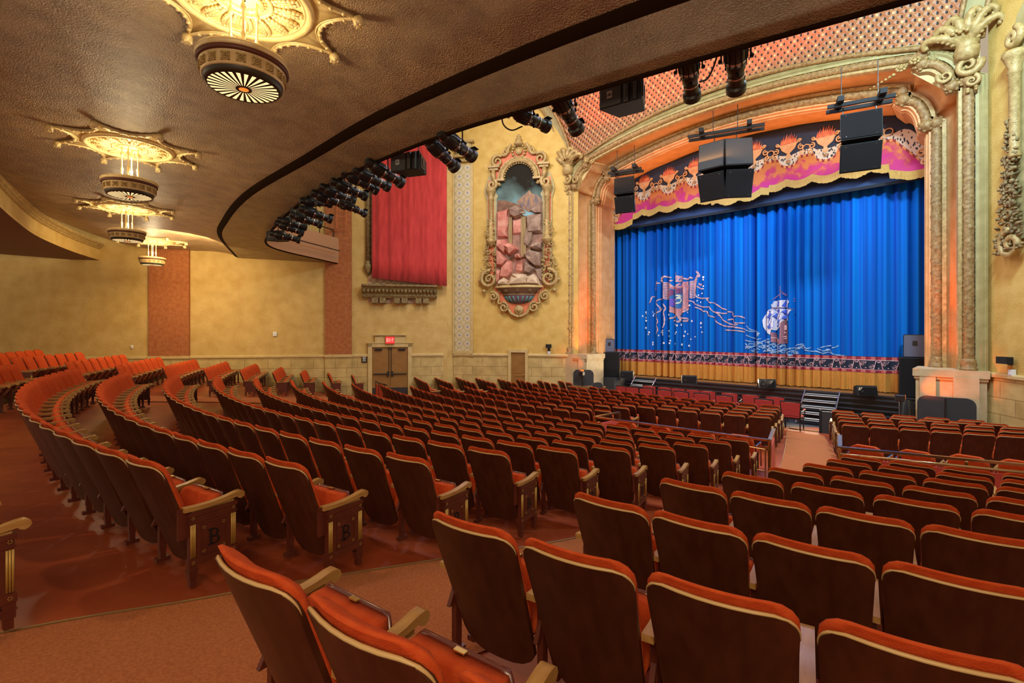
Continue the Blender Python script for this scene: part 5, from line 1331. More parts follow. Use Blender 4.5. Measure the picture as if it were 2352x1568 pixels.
# these cabinets turn their grilles back to the seats under the balcony
house_speaker(1424, 212, 'black cabinet speaker with grey badge hung before the lattice panel', .18, 1.0)
house_speaker(930, 371, 'black cabinet speaker with grey badge hung over red wall curtain', .45, 1.0)
house_speaker(690, 487, 'black cabinet speaker with badge hung where the balcony front bends', .6, 1.0)
house_speaker(630, 541, 'farthest cabinet speaker with badge at the end of the balcony front', .6, .95)
lb = empty('round_lamp_shade', at(1432, 178, edge_depth(1432)+.75), 0, 'small white round shade behind the speaker before the lattice', 'shade'); MB().lathe([(.09,-.07),(.10,-.05),(.10,.05),(.02,.09)], 16, RX(.9)).build('shade', M['white_plastic'], lb, True); MB().tube([(0,0,.05),(0,0,.45)], .008, 5).build('stem', M['black'], lb)
pp = [(p[0]+n_.x*.42, p[1]+n_.y*.42, 3.55) for p, n_ in zip(edg, nrm_e)]
lp = tag(MB().tube(pp[4:], .022, 6).build('lighting_pipe', M['black']), 'long black lighting pipe running below the balcony front', 'pipe')

# ------------------------------------------------------------------ things on and before the stage
def monitor(px, py, lab, d):
    p = at(px, py, d); t = empty('stage_monitor', (p.x, p.y, ZS), .5, lab, 'loudspeaker', 'stage edge monitors')
    mb = MB(); mb.prism([(-.2, 0), (.22, 0), (.16, .27), (-.08, .33)], -.29, .29, RZ(PI/2)); mb.build('cabinet', M['black_matt'], t)
    mb = MB(); mb.box((0, -.205, .155), (.5, .012, .24)); mb.build('grille', M['grille'], t); MB().box((-.16, -.215, .15), (.06, .006, .05)).build('badge', M['darkgrey'], t)
for (px, py, lab) in ((1440,858,'farthest small black monitor on the stage edge'), (1583,870,'second small black monitor from the far end of the stage edge'), (1761,880,'third small black monitor, beyond the middle of the stage edge'), (1988,897,'small black monitor on the stage edge nearest the right arch foot')):
    d = 2.13*F/(py+8-HY)*.985; monitor(px, py, lab, d)
def stack(x, y, rz, lab1, lab2, w, h, w2, h2):
    t = empty('subwoofer', (x, y, ZS), rz, lab1, 'loudspeaker', 'subwoofers at the arch')
    MB().rbox((0, 0, h/2), (w, .75, h), .015).build('cabinet', M['black_matt'], t); MB().box((0, -.38, h/2), (w-.06, .015, h-.06)).build('grille', M['grille'], t)
    q = empty('stage_speaker', (x, y, ZS+h), rz, lab2, 'loudspeaker', 'speakers on the subwoofers')
    MB().rbox((0, 0, h2/2), (w2, .45, h2), .03).build('cabinet', M['black_matt'], q); MB().box((0, -.23, h2/2), (w2-.03, .012, h2-.05)).build('front_baffle', mat('blue_lit_grille_'+lab2[:3], (.10,.11,.17), .5), q)
    MB().box((0, -.24, h2*.62), (.12, .02, .15)).build('handle_recess', M['black'], q)
stack(-12.85, 19.35, .55, 'black subwoofer cabinet at the far end of the stage', 'blue lit speaker standing on the far subwoofer', .95, 1.14, .46, .62)
stack(-1.85, 20.32, .12, 'tall black subwoofer cabinet beside the near arch column', 'speaker standing on the subwoofer beside the near arch column', .80, 1.28, .58, .74)
def screen(loc, rz, w, h, lab):
    t = empty('acoustic_screen', loc, rz, lab, 'screen', 'black felt screens')
    for sx in (-1, 1):
        P = [(-w/2, 0), (w/2, 0)]; r = .2; pts = [(0, 0), (w/2, 0), (w/2, h-r)]+[(w/2-r+r*math.cos(a), h-r+r*math.sin(a)) for a in [PI/2*i/6 for i in range(7)]]+[(0, h)]
        mb = MB(); mb.prism([(sx*x, z) for x, z in pts], -.03, .03, RZ(.25*sx)); mb.build('panel', M['darkgrey'], t)
    MB().tube([(0, -.04, .02), (0, -.04, h-.04)], .02, 6).build('hinge', M['black'], t)
screen((-12.62, 16.98, -2.36), .55, .90, .68, 'folded black felt screen at the foot of the far arch plinth')
screen((-.93, 17.12, -3.2), -.02, 1.20, 1.45, 'folded black felt screen at the foot of the near arch plinth')
def folded_chair(px, py, d, lab):
    p = at(px, py, d); t = empty('stacked_chair', (p.x, p.y, -3.2), .6, lab, 'chair', 'black folding chairs by the stage')
    pts = [(-.21, .45), (.21, .45), (.22, .9), (.16, 1.0), (0, 1.03), (-.16, 1.0), (-.22, .9)]
    mb = MB(); mb.prism(pts, -.02, .02); mb.build('backrest', M['darkgrey'], t); MB().rbox((0, .22, .44), (.42, .42, .05), .02).build('seat', M['darkgrey'], t)
    for sx in (-1, 1):
        for y in (0, .42): MB().tube([(sx*.2, y, 0), (sx*.2, y, .44)], .014, 6).build('leg', M['chrome'], t)
folded_chair(1373, 890, 20.5, 'black chair standing before the far end of the stage')
folded_chair(2082, 945, 15.2, 'black chair standing before the stage near the right felt screen')
pb = empty('padded_bar', at(2292, 972, 12.6), -.9, 'long black padded bar lying behind the last front seat row', 'bar'); MB().tube([(-.36, 0, 0), (.36, 0, 0)], .055, 10).build('pad', M['black'], pb, True); MB().tube([(-.28,0,0),(-.28,0,-.9)], .02, 6).build('leg', M['black'], pb); MB().tube([(.28,0,0),(.28,0,-.9)], .02, 6).build('leg', M['black'], pb)
mb = MB(); mb.tube(spline([(-1.95, 18.9, -2.1), (-1.98, 18.7, -2.7), (-1.9, 18.5, -3.15), (-1.7, 18.3, -3.17)], 6), .018, 6); mb.tube(spline([(-1.85, 18.9, -2.1), (-1.8, 18.7, -2.8), (-1.7, 18.5, -3.15)], 6), .018, 6)
tag(mb.build('speaker_cable', M['black']), 'black cables hanging from the near subwoofer down the stage front', 'cable')
sp_ = empty('side_platform', (-12.6, 17.2, -3.2), 0, 'low wooden side platform at the foot of the far arch plinth', 'platform'); MB().box((0, 0, .38), (1.2, .95, .76)).build('body', M['stage_black'], sp_); MB().box((0, 0, .78), (1.3, 1.0, .06)).build('top', M['stage'], sp_)

# ------------------------------------------------------------------ red armchairs before the stage and in the railed bays
def armchair_meshes():
    D = {}
    mb = MB()
    for sx in (-1, 1): mb.tube([(sx*.26, -.02, .40), (sx*.29, -.10, .93)], .018, 6)
    mb.tube([(-.30, -.10, .93), (0, -.115, .95), (.30, -.10, .93)], .022, 6); mb.box((0, .22, .385), (.56, .52, .05)); D['frame'] = mb.mesh('frame', M['ink'])
    mb = MB(); mb.add([(-.25,-.01,.50),(.25,-.01,.50),(.275,-.085,.915),(-.275,-.085,.915),(-.25,-.055,.50),(.25,-.055,.50),(.275,-.13,.915),(-.275,-.13,.915)], [(0,1,2,3),(5,4,7,6),(0,4,5,1),(2,6,7,3),(1,5,6,2),(0,3,7,4)]); D['backrest'] = mb.mesh('backrest', M['redcloth'])
    D['seat'] = MB().rbox((0, .22, .445), (.54, .52, .09), .035).mesh('seat', M['redcloth'])
    for nm, sx in (('L', -1), ('R', 1)):
        mb = MB(); mb.tube([(sx*.31, -.04, .63), (sx*.32, .2, .66), (sx*.31, .40, .64)], .018, 6); mb.tube([(sx*.31, .40, .64), (sx*.29, .44, .40)], .016, 6); D['armrest'+nm] = mb.mesh('armrest', M['ink'])
        mb = MB(); mb.box((sx*.31, .33, .665), (.06, .16, .035)); D['pad'+nm] = mb.mesh('arm_pad', M['redcloth'])
    for i, (x, y) in enumerate(((-.25,-.02),(.25,-.02),(-.25,.44),(.25,.44))): D['leg%d' % i] = MB().tube([(x*1.06, y*1.05, 0), (x, y, .38)], .018, 6).mesh('leg', M['ink'])
    return D
AD = armchair_meshes()
def armchair(loc, rz, lab, group):
    t = empty('armchair', loc, rz, lab, 'armchair', group)
    for nm in ('frame', 'backrest', 'seat'): link(nm, AD[nm], t)
    for s_ in 'LR': a = link('armrest', AD['armrest'+s_], t); link('arm_pad', AD['pad'+s_], a)
    for i in range(4): link('leg', AD['leg%d' % i], t)
def on_floor_top(px, py, h):
    z = -3.2+h; d = z*F/-(py-HY); p = at(px, py, d); return p.x, p.y
k = 0
FRONT = [(1817,922,'rear','first'), (1782,914,'front','first'), (1756,921,'rear','second'), (1726,908,'front','second'), (1665,915,'rear','third'), (1678,905,'front','third'), (1614,908,'rear','fourth'), (1628,899,'front','fourth'), (1567,903,'rear','fifth'), (1595,894,'front','fifth'), (1529,900,'rear','sixth'), (1560,890,'front','sixth'), (1487,896,'rear','seventh'), (1529,889,'front','seventh'), (1455,893,'rear','eighth'), (1494,887,'front','eighth'), (1432,888,'rear','ninth')]
for (px, py, rw, nth) in FRONT:
    h = .95
    d = {'rear': 15.0, 'front': 15.9}[rw]
    Y_ = 17.35 if rw == 'rear' else 18.35
    t_ = (px-HX)/F; d = Y_/(S2*(1+t_)); X_ = S2*d*(t_-1)
    armchair((X_, Y_, -3.2), 0.05, 'red upholstered armchair, %s from the aisle steps in the loose %s row before stage' % (nth, rw), 'loose red armchairs before the stage')
# ------------------------------------------------------------------ railed bays
def bay(pts, z, lab, panels, grp='railed bays'):
    t = empty('bay_railing', (pts[0][0], pts[0][1], z), 0, lab, 'railing', grp); o = Vector((pts[0][0], pts[0][1], 0))
    L = [Vector((x, y, 0))-o for x, y in pts]
    mb = MB()
    for a, b in zip(L[:-1], L[1:]):
        d = (b-a); n_ = Vector((-d.y, d.x, 0)).normalized()*.035
        mb.add([tuple(a-n_+Vector((0,0,.86))), tuple(b-n_+Vector((0,0,.86))), tuple(b+n_+Vector((0,0,.86))), tuple(a+n_+Vector((0,0,.86))), tuple(a-n_+Vector((0,0,.90))), tuple(b-n_+Vector((0,0,.90))), tuple(b+n_+Vector((0,0,.90))), tuple(a+n_+Vector((0,0,.90)))], [(3,2,1,0),(4,5,6,7),(0,1,5,4),(2,3,7,6),(1,2,6,5),(0,4,7,3)])
    mb.build('handrail', M['rail'], t)
    for i, p in enumerate(L): MB().box((p.x, p.y, .43), (.05, .05, .86)).build('post', M['rail'], t)
    for a, b in zip(L[:-1], L[1:]):
        n = int((b-a).length/1.3)
        for i in range(1, n+1):
            p = a.lerp(b, i/(n+1)); MB().box((p.x, p.y, .43), (.04, .04, .86)).build('post', M['rail'], t)
    for i in panels:
        a, b = L[i], L[i+1]; d = b-a; n_ = Vector((-d.y, d.x, 0)).normalized()*.02
        mb = MB(); mb.add([tuple(q+s_*n_+Vector((0,0,zz))) for s_ in (-1, 1) for q in (a, b) for zz in (.02, .70)], [(0,2,3,1),(4,5,7,6),(0,1,5,4),(2,6,7,3),(1,3,7,5),(0,4,6,2)]); mb.build('crimson_panel', M['redpanel'], t)
    return t
bay([(-7.0,11.0), (-7.05,9.95), (-3.12,10.25), (-3.42,11.5)], -3.02, 'brass railing with crimson panels around the bay in the centre block', (0, 2))
bay([(-2.25,11.75), (-2.02,10.55), (.5,11.3)], -3.02, 'brass railing with crimson panels on the bay right of the aisle', (0, 1))
rl = empty('grab_rail', (-1.98, 10.35, -3.02), 0, 'second lower brass rail running beside the bay right of the aisle', 'rail')
MB().tube([(0, 0, .80), (2.5, .75, .80)], .026, 8).build('rail_tube', M['rail'], rl, True)
for u in (.02, .45, .9): MB().tube([(2.5*u, .75*u, 0), (2.5*u, .75*u, .8)], .018, 6).build('post', M['rail'], rl)
gr = empty('gate_rail', (-3.15, 10.1, -3.02), 0, 'thin steel gate rail at the aisle corner of the railed bay', 'rail')
mb = MB(); mb.tube([(0, 0, 0), (0, 0, .80)], .014, 6); mb.tube([(-.34, .02, 0), (-.34, .02, .86)], .02, 6)
for z in (.3, .72): mb.tube([(0, 0, z), (-.34, .02, z)], .012, 6)
mb.build('bars', M['rail'], gr)
for i, (px, py, side) in enumerate(((1440,971,'L'),(1517,981,'L'),(1614,991,'L'),(1700,1000,'L'),(1990,1025,'R'),(2105,1037,'R'),(2225,1048,'R'),(2345,1060,'R'))):
    z = -3.02+.78; d = -z*F/(py-HY); p = at(px, py, d)
    t = empty('padded_armchair', (p.x, p.y, -3.02), .08 if side == 'L' else -.12, 'low padded red armchair, %s from the bay corner, %s the carpeted aisle' % (ORD[i % 4], 'left of' if side == 'L' else 'right of'), 'armchair', 'padded armchairs in the railed bays')
    mb = MB(); slab(mb, .40, .80, 8, lambda zz: .27-(0 if zz < .70 else .12*((zz-.70)/.10)**2), lambda x, zz: -.04-.1*(zz-.4), lambda x, zz: .05-.1*(zz-.4), 8); mb.build('backrest', M['plush'], t, True)
    MB().rbox((0, .26, .42), (.52, .48, .12), .04).build('seat', M['plush'], t)
    for sx in (-1, 1):
        mb = MB(); mb.tube([(sx*.31, -.02, .40), (sx*.31, -.02, .60), (sx*.31, .38, .62), (sx*.31, .42, .1)], .018, 6); mb.build('armrest', M['chrome'], t)
    for sx in (-1, 1):
        for y in (0, .44): MB().tube([(sx*.24, y, 0), (sx*.24, y, .40)], .018, 6).build('leg', M['black'], t)
# small curved rail and red panel by the double doors
cr = empty('door_railing', (0,0,0), 0, 'short crimson panel railing curving in front of the double doors', 'railing')
p0, p1, p2 = at(863, 868, 20.4), at(872, 878, 19.6), at(888, 884, 19.0)
mb = MB(); P = spline([(p0.x,p0.y),(p1.x,p1.y),(p2.x,p2.y)], 6); mb.grid([[(x, y, z) for x, y in P] for z in (-3.0, -2.22)]); mb.build('crimson_panel', M['redpanel'], cr)
mb = MB(); mb.tube([(x, y, -2.12) for x, y in P], .035, 8); mb.build('handrail', M['drumdark'], cr, True)
for x, y in P[::5]: MB().tube([(x, y, -3.0), (x, y, -2.12)], .02, 6).build('post', M['drumdark'], cr)

# ------------------------------------------------------------------ fountain niche on the splayed wall
SC_ = s_splay(1193)
fn = root('fountain_niche', SPF @ T(SC_, -.02, 0), 'tall ornate plaster fountain niche with painted mountains and rocks on splayed wall', 'niche')
def skym():
    m = bpy.data.materials.new('painted_sky'); m.use_nodes = True; nt = m.node_tree; b = nt.nodes['Principled BSDF']; b.inputs['Roughness'].default_value = .9; b.inputs['Specular IOR Level'].default_value = .05
    tc = nt.nodes.new('ShaderNodeTexCoord'); nz = nt.nodes.new('ShaderNodeTexNoise'); nz.inputs['Scale'].default_value = 1.1; nz.inputs['Detail'].default_value = 5
    sp = nt.nodes.new('ShaderNodeSeparateXYZ'); ma = nt.nodes.new('ShaderNodeMath'); ma.operation = 'MULTIPLY_ADD'; ma.inputs[1].default_value = -.42; ma.inputs[2].default_value = 2.82
    ad = nt.nodes.new('ShaderNodeMath'); ad.operation = 'MULTIPLY_ADD'; ad.inputs[1].default_value = .9
    rp = nt.nodes.new('ShaderNodeValToRGB'); e = rp.color_ramp.elements; e[0].position = .3; e[0].color = (.022,.019,.014,1); e[1].position = .95; e[1].color = (.24,.42,.46,1); k_ = e.new(.6); k_.color = (.10,.15,.14,1)
    nt.links.new(tc.outputs['Object'], nz.inputs[0]); nt.links.new(tc.outputs['Object'], sp.inputs[0]); nt.links.new(sp.outputs['Z'], ma.inputs[0]); nt.links.new(nz.outputs[0], ad.inputs[0]); nt.links.new(ma.outputs[0], ad.inputs[2]); nt.links.new(ad.outputs[0], rp.inputs[0]); nt.links.new(rp.outputs[0], b.inputs['Base Color']); return m
half = [(1.10, 2.0), (1.10, 6.9)]+[(.70*math.cos(PI/2*i/10), 7.12+.68*math.sin(PI/2*i/10)) for i in range(0, 11)]
opening = [(x, z) for x, z in half]+[(-x, z) for x, z in half[::-1][1:]]
MB().prism(opening, -.03, 0.02).build('painted_backdrop', skym(), fn)
MB().prism([(-1.1, 2.0), (1.1, 2.0), (1.1, 5.5), (.3, 5.35), (-.2, 5.6), (-1.1, 5.5)], -.05, 0).build('rock_wall', mat('rock_wall_brown', (.20,.11,.07), .85, col2=(.38,.19,.14), nscale=2.5, bump=.6, bscale=8), fn)
def L(zx, zy, top=300): return ((1080+zx/6.533-1193)/48.0, (760-top-zy/6.533)/49.1)
ROCKP = mat('pink_rock', (.46,.14,.10), .8, col2=(.62,.29,.21), nscale=3, bump=.5, bscale=9); ROCKB = mat('brown_rock', (.20,.12,.085), .8, col2=(.36,.24,.17), nscale=3, bump=.5, bscale=9)
ROCKC = mat('cream_rock', (.50,.35,.22), .8, col2=(.62,.47,.32), nscale=4, bump=.4, bscale=9); MNT = mat('violet_mountain', (.10,.10,.14), .9, col2=(.36,.20,.10), nscale=2.5, stretch=(3,3,1)); MNTR = mat('red_brown_mountain', (.12,.055,.03), .8, col2=(.22,.11,.06), nscale=4)
WAT = mat('water_stain', (.16,.095,.02), .6, col2=(.36,.24,.09), nscale=3, stretch=(7,7,.4))
def relief(pts, y, dep, name, mt, top=300, seed=1, parent=fn):
    r = random.Random(seed); P = [L(a, b, top) for a, b in pts]; cx = sum(p[0] for p in P)/len(P); cz = sum(p[1] for p in P)/len(P); n = len(P)
    vs = [(x, y, z) for x, z in P]+[(cx+(x-cx)*.72+r.uniform(-.04,.04), y-dep*r.uniform(.75,1.1), cz+(z-cz)*.72+r.uniform(-.04,.04)) for x, z in P]+[(cx+r.uniform(-.06,.06), y-dep*1.15, cz)]
    fs = [(i, (i+1) % n, n+(i+1) % n, n+i) for i in range(n)]+[(n+i, n+(i+1) % n, 2*n) for i in range(n)]
    return MB().add(vs, fs).build(name, mt, parent)
relief([(410,1030),(540,1040),(640,1075),(760,1120),(830,1220),(400,1230)], -.035, .03, 'painted_mountain', MNTR, seed=2)
relief([(700,1060),(800,980),(890,905),(930,960),(1000,980),(1090,1050),(1090,1180),(880,1230),(780,1160)], -.04, .05, 'painted_mountain', MNT, seed=3)
RK = [([(400,1210),(580,1165),(600,1320),(560,1570),(400,1570)], 300, .14, ROCKP), ([(580,1170),(700,1120),(800,1190),(780,1310),(680,1340),(600,1290)], 300, .26, ROCKB), ([(890,1220),(1090,1080),(1090,1260),(960,1250)], 300, .12, ROCKB), ([(840,1290),(1000,1270),(1090,1250),(1090,1570),(860,1570)], 300, .16, ROCKB), ([(640,1340),(780,1300),(780,1570),(640,1570)], 300, .10, ROCKP),
      ([(400,20),(560,10),(580,170),(420,180)], 520, .16, ROCKP), ([(400,190),(560,180),(600,300),(520,420),(400,300)], 520, .18, ROCKP), ([(510,290),(600,240),(700,300),(740,360),(620,440),(540,390)], 520, .30, ROCKP), ([(850,20),(960,0),(950,220),(880,340),(800,300)], 520, .12, ROCKB), ([(900,340),(970,230),(1090,250),(1085,380),(1000,390)], 520, .24, ROCKB), ([(780,430),(890,340),(1085,410),(1080,640),(980,620),(860,520)], 520, .22, ROCKB), ([(690,430),(780,430),(790,480),(690,480)], 520, .30, ROCKP), ([(400,330),(470,380),(570,500),(500,600),(400,610)], 520, .20, ROCKP), ([(440,780),(470,600),(560,500),(640,520),(650,700),(560,780)], 520, .14, ROCKP), ([(800,700),(830,520),(900,560),(1000,640),(920,720)], 520, .18, ROCKB), ([(690,500),(800,500),(800,700),(690,700)], 520, .08, ROCKP), ([(400,640),(470,640),(440,800),(400,860)], 520, .10, ROCKP), ([(960,640),(1085,600),(1085,880),(1020,760)], 520, .10, ROCKB),
      ([(405,890),(440,810),(510,750),(600,820),(620,890)], 520, .22, ROCKC), ([(580,890),(600,760),(650,705),(850,720),(900,800),(920,900)], 520, .34, ROCKC), ([(850,890),(870,760),(960,710),(1040,790),(1065,900)], 520, .26, ROCKC)]
for i, (P, top, dep, mt) in enumerate(RK): relief(P, -.04, dep*1.5, 'rock', mt, top, i+5)
for (a, b, t0, t1) in ((590,640,1300,1700),(770,845,1300,1900)):
    x0, z0 = L(a, t0); x1, z1 = L(b, t1); MB().box(((x0+x1)/2, -.10, (z0+z1)/2), (x1-x0, .10, z0-z1)).build('waterfall', WAT, fn)
MB().tube([(-.0, -.3, 5.45), (.34, -.3, 5.45)], .05, 8).build('spout', ROCKB, fn)
# frame mouldings
mb = MB(); n = 24
mb.tube([(.82*math.cos(PI*i/n), -.14, 7.12+.82*math.sin(PI*i/n)) for i in range(n+1)], .11, 8); mb.tube([(.97*math.cos(PI*i/n), -.10, 7.12+.97*math.sin(PI*i/n)) for i in range(n+1)], .05, 6)
for i in range(19): a = PI*i/18; mb.ball((.70*math.cos(a), -.10, 7.12+.70*math.sin(a)), .05, 6, 4)
for sx in (-1, 1): mb.box((sx*.86, -.14, 7.06), (.36, .26, .10)); mb.box((sx*1.18, -.16, 7.68), (.55, .30, .09)); mb.box((sx*1.18, -.12, 7.58), (.42, .22, .10))
mb.build('arch_moulding', M['gold'], fn, False)
ring = [(1.02*math.cos(PI*i/20), 7.12+1.02*math.sin(PI*i/20)) for i in range(21)]; back = [(-1.25, 7.7), (-1.05, 8.1), (-.5, 8.35), (0, 8.6), (.5, 8.35), (1.05, 8.1), (1.25, 7.7)]
for i in range(20):
    a, b = ring[i], ring[i+1]
    f = lambda p: (p[0]*1.28, 7.12+(p[1]-7.12)*1.35+.1)
    MB_ = None
mb = MB(); mb.prism([(1.2, 7.1), (1.25, 7.7), (1.05, 8.1), (.5, 8.3), (0, 8.5), (-.5, 8.3), (-1.05, 8.1), (-1.25, 7.7), (-1.2, 7.1)]+[(-.9, 7.1)]+[(.9*math.cos(PI-PI*i/12), 7.12+.9*math.sin(PI*i/12)) for i in range(1, 12)]+[(.9, 7.1)], -.05, 0); mb.build('coral_field', M['coral'], fn)
for sx in (-1, 1):
    mb = MB(); Mx = Matrix.Diagonal((sx, 1, 1, 1))
    P = spiral(.30, 1.45, 30, .2, PI*.75, -1); mb.tube([(1.02+x, -.16, 7.95+z) for x, z in P], [.085-.04*i/30 for i in range(31)], 8, M=Mx)
    mb.tube(spline([(.90, -.16, 8.22), (.62, -.16, 8.22), (.50, -.18, 8.45), (.36, -.2, 8.70)], 5), .07, 8, M=Mx)
    P = spiral(.17, 1.4, 24, .2, PI*.5, 1); mb.tube([(.62+x, -.18, 8.38+z) for x, z in P], .045, 7, M=Mx)
    mb.build('scroll', M['gold'], fn, True)
    mb = MB(); P = spiral(.24, 1.4, 28, .2, PI*.6, 1); mb.tube([(1.27+x, -.2, 6.86+z) for x, z in P], [.10-.05*i/28 for i in range(29)], 8, M=Mx); mb.tube([(1.15, -.2, 7.05), (1.22, -.18, 7.3), (1.2, -.16, 7.55)], [.10,.12,.10], 8, M=Mx)
    for k in range(3): mb.tube([(1.08-.03*k, -.2, 7.0-.02*k), (.98-.03*k, -.22, 6.88-.05*k), (.88-.02*k, -.2, 6.92-.04*k)], .035, 6, M=Mx)
    mb.build('console_scroll', M['gold'], fn, True)
    # stepped backing board and engaged column
    mb = MB(); mb.prism([(sx*a, b) for a, b in ((1.62, 6.35), (1.68, 6.6), (1.6, 6.95), (1.45, 7.35), (1.12, 7.35), (1.10, 6.5), (1.0, 6.35), (1.08, 6.2), (1.10, 2.2), (1.55, 2.2), (1.55, 6.15))], -.05, 0.0); mb.build('backing_board', M['greygreen'], fn)
    mb = MB(); mb.prism([(sx*a, b) for a, b in ((1.50, 6.1), (1.50, 7.1), (1.22, 7.1), (1.2, 2.2), (1.46, 2.2))], -.065, -.05); mb.build('coral_inlay', M['coral'], fn)
    mb = MB(); mb.lathe([(.11,4.15),(.13,4.2),(.10,4.3),(.115,6.15),(.14,6.18),(.14,6.24),(.115,6.28),(.13,6.36),(.20,6.52),(.24,6.6),(.24,6.68)], 16, T(sx*1.33, -.14, 0)); mb.build('column', M['gold'], fn, True)
    mb = MB(); mb.lathe([(.02,-.22),(.10,-.16),(.20,-.02),(.24,.04),(.24,.12),(.12,.16),(.11,.9),(.05,1.0)], 14, T(sx*1.33, -.16, 4.15)); mb.build('urn', M['gold'], fn, True)
    r = random.Random(11+sx); mb = MB()
    for k in range(120):
        u = r.random(); z = 2.35+u*2.9; w = .12+.28*(1-u)**1.2*(1.3 if u < .55 else 1); x = sx*(1.33+.10*(1-u)+r.uniform(-w, w))
        x = sx*max(1.12, abs(x)); mb.ball((x, -.12-.10*r.random()*(1-.3*u), z), r.uniform(.03, .055), 6, 4, (r.uniform(.7,1.5), 1, r.uniform(.7,1.5)))
    for k in range(9):
        z = 2.5+k*.30; P = spiral(.13, 1.2, 14, .25, r.uniform(0, 6), r.choice((-1, 1))); mb.tube([(sx*(1.36+.12*(k % 2)+.05)+x*1.0, -.20, z+b) for x, b in P], .026, 5)
    mb.build('leaf_garland', M['gold'], fn, True)
    mb = MB(); P = spiral(.42, 1.6, 40, .14, PI*.55, -1); mb.tube([(1.42+x, -.18, 2.42+z) for x, z in P], [.10-.05*i/40 for i in range(41)], 8, M=Mx); mb.ball((1.86, -.14, 2.38), .10, 8, 5, M=Mx); mb.ball((1.68, -.14, 1.88), .10, 8, 5, M=Mx); mb.build('foot_volute', M['gold'], fn, True)
    mb = MB(); P = spiral(.22, 1.5, 28, .15, PI*.3, 1); mb.tube([(1.22+x, -.14, 1.62+z) for x, z in P], .055, 7, M=Mx)
    mb.tube(spline([(1.05, -.12, 1.80), (.95, -.12, 1.55), (.98, -.12, 1.30), (.80, -.12, 1.28)], 5), .06, 7, M=Mx); P = spiral(.24, 1.5, 28, .15, PI*.4, 1); mb.tube([(.72+x, -.14, 1.10+z) for x, z in P], .06, 7, M=Mx)
    mb.tube(spline([(.58, -.12, 1.15), (.45, -.12, .95), (.32, -.12, .78), (.0, -.12, .66)], 5), .07, 7, M=Mx); mb.build('apron_scroll', M['gold'], fn, True)
mb = MB(); mb.prism([(-1.2, 2.1), (1.2, 2.1), (1.0, 1.5), (.7, 1.1), (.4, .8), (0, .64), (-.4, .8), (-.7, 1.1), (-1.0, 1.5)], -.05, 0); mb.build('coral_field', M['coral'], fn)
mb = MB(); mb.ball((0, -.12, 8.36), .17, 12, 8, (1, .6, 1)); 
for q in range(14): mb.ball((.30*math.cos(q*PI/7), -.12, 8.36+.32*math.sin(q*PI/7)), .07, 6, 4)
mb.lathe([(.20,8.64),(.24,8.72),(.14,8.80),(.16,8.9),(.08,9.0),(.10,9.05),(.02,9.16)], 12, T(0, -.12, 0)); mb.build('crest_cartouche', M['gold'], fn, True)
# basin
mb = MB()
def hl(prof, name, mt, sm=True):
    m2 = MB(); rr = [[(r_*math.cos(PI+PI*k/24), r_*.42*math.sin(PI+PI*k/24), z) for k in range(25)] for r_, z in prof]; m2.grid(rr); return m2.build(name, mt, fn, sm)
hl([(1.12,2.00),(1.16,2.02),(1.16,2.10),(1.10,2.12),(.2,2.12)], 'basin_rim', M['cream'], False)
hl([(.76,1.72),(.84,1.78),(1.10,2.00)], 'basin', M['basin']); hl([(.74,1.66),(.80,1.68),(.80,1.72),(.74,1.73)], 'basin_fillet', M['olive'], False); hl([(.10,1.24),(.30,1.28),(.58,1.45),(.74,1.66)], 'bowl', M['plum'])
mb = MB()
for k in range(9):
    a = PI+PI*(k+.5)/9; mb.tube([(r_*math.cos(a), r_*.44*math.sin(a)-.01, z) for r_, z in ((.36,1.32),(.56,1.43),(.70,1.62))], [.025,.04,.05], 6)
mb.build('bowl_gadroons', M['teal'], fn, True)
mb = MB()
for k in range(5):
    a = PI+PI*(k+.5)/5; c_ = (.95*math.cos(a), .95*.42*math.sin(a)-.04, 1.88)
    for q in range(8): mb.ball((c_[0]+.06*math.cos(q*PI/4), c_[1], c_[2]+.06*math.sin(q*PI/4)), .02, 5, 4)
    mb.ball(c_, .03, 6, 4)
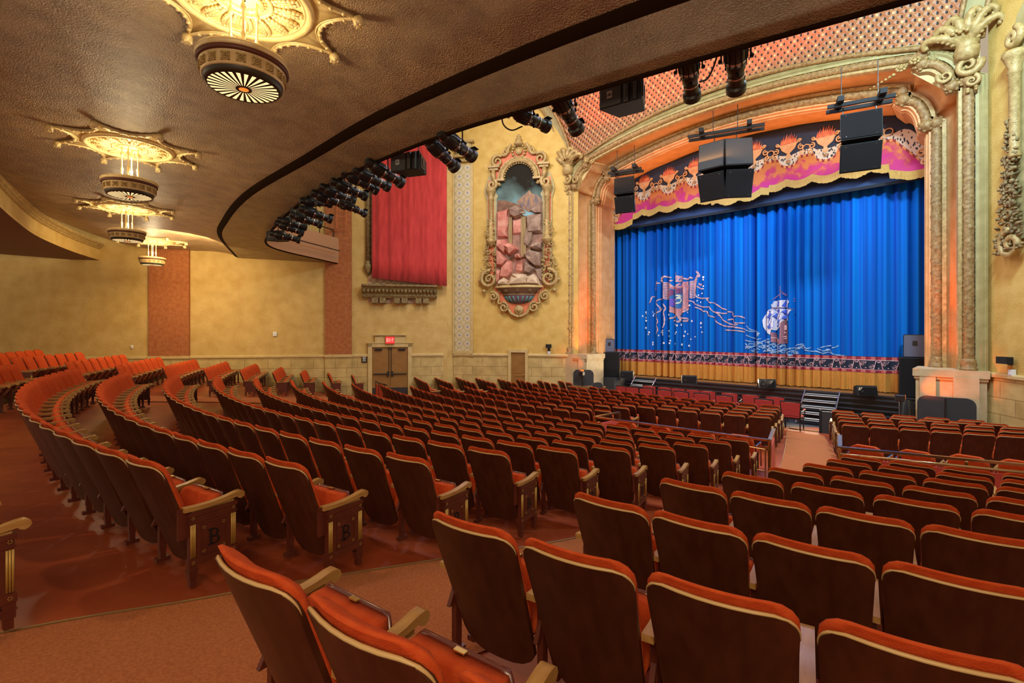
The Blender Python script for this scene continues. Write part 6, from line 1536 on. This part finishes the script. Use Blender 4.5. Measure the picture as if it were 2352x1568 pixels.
mb.build('basin_rosettes', M['olive'], fn)
mb = MB(); mb.lathe([(.21,-.02),(.23,-.06),(.20,-.08),(.10,-.08),(.09,-.11),(.02,-.12)], 24, T(0, -.02, 1.0) @ RX(-PI/2)); 
mb2 = MB(); mb2.lathe([(.21,.0),(.23,.05),(.19,.08),(.10,.08),(.09,.11),(.02,.12)], 24, T(0, -.03, .98) @ RX(PI/2)); mb2.build('pendant_roundel', M['gold'], fn, True)
# the matching frame on the right wall
rn = root('niche_frame', RWF @ T(2.42, -.02, 0), 'carved column and leaf frame on the right wall cut by picture edge', 'frame')
mb = MB(); mb.prism([(-1.55, 2.2), (-1.55, 6.15), (-1.65, 6.4), (-1.6, 6.9), (-1.4, 7.6), (-1.1, 7.9), (1.1, 7.9), (1.55, 6.15), (1.55, 2.2)], -.05, 0); mb.build('backing_board', M['greygreen'], rn)
mb = MB(); mb.lathe([(.11,4.15),(.13,4.2),(.10,4.3),(.115,6.15),(.14,6.18),(.115,6.28),(.20,6.52),(.24,6.6),(.24,6.68)], 16, T(-1.33, -.14, 0)); mb.build('column', M['gold'], rn, True)
r = random.Random(5); mb = MB()
for k in range(330):
    u = r.random(); z = 1.9+u*3.2; w = .12+.30*(1-u); mb.ball((-1.40-.08*(1-u)+r.uniform(-w, w), -.12-.10*r.random(), z), r.uniform(.03, .055), 6, 4, (r.uniform(.7,1.5), 1, r.uniform(.7,1.5)))
for k in range(9): P = spiral(.14, 1.2, 14, .25, r.uniform(0, 6), 1); mb.tube([(-1.45+x, -.2, 2.2+k*.32+b) for x, b in P], .026, 5)
mb.build('leaf_garland', M['olive'], rn, True)
mb = MB(); P = spiral(.24, 1.4, 28, .2, PI*.6, 1); mb.tube([(-1.27-x, -.2, 7.0+z) for x, z in P], .08, 8); mb.build('volute', M['gold'], rn, True); mb = MB(); P = spiral(.36, 1.5, 36, .14, PI*.5, -1); mb.tube([(-1.4-x, -.18, 2.1+z) for x, z in P], .07, 8); mb.build('volute', M['gold'], rn, True)
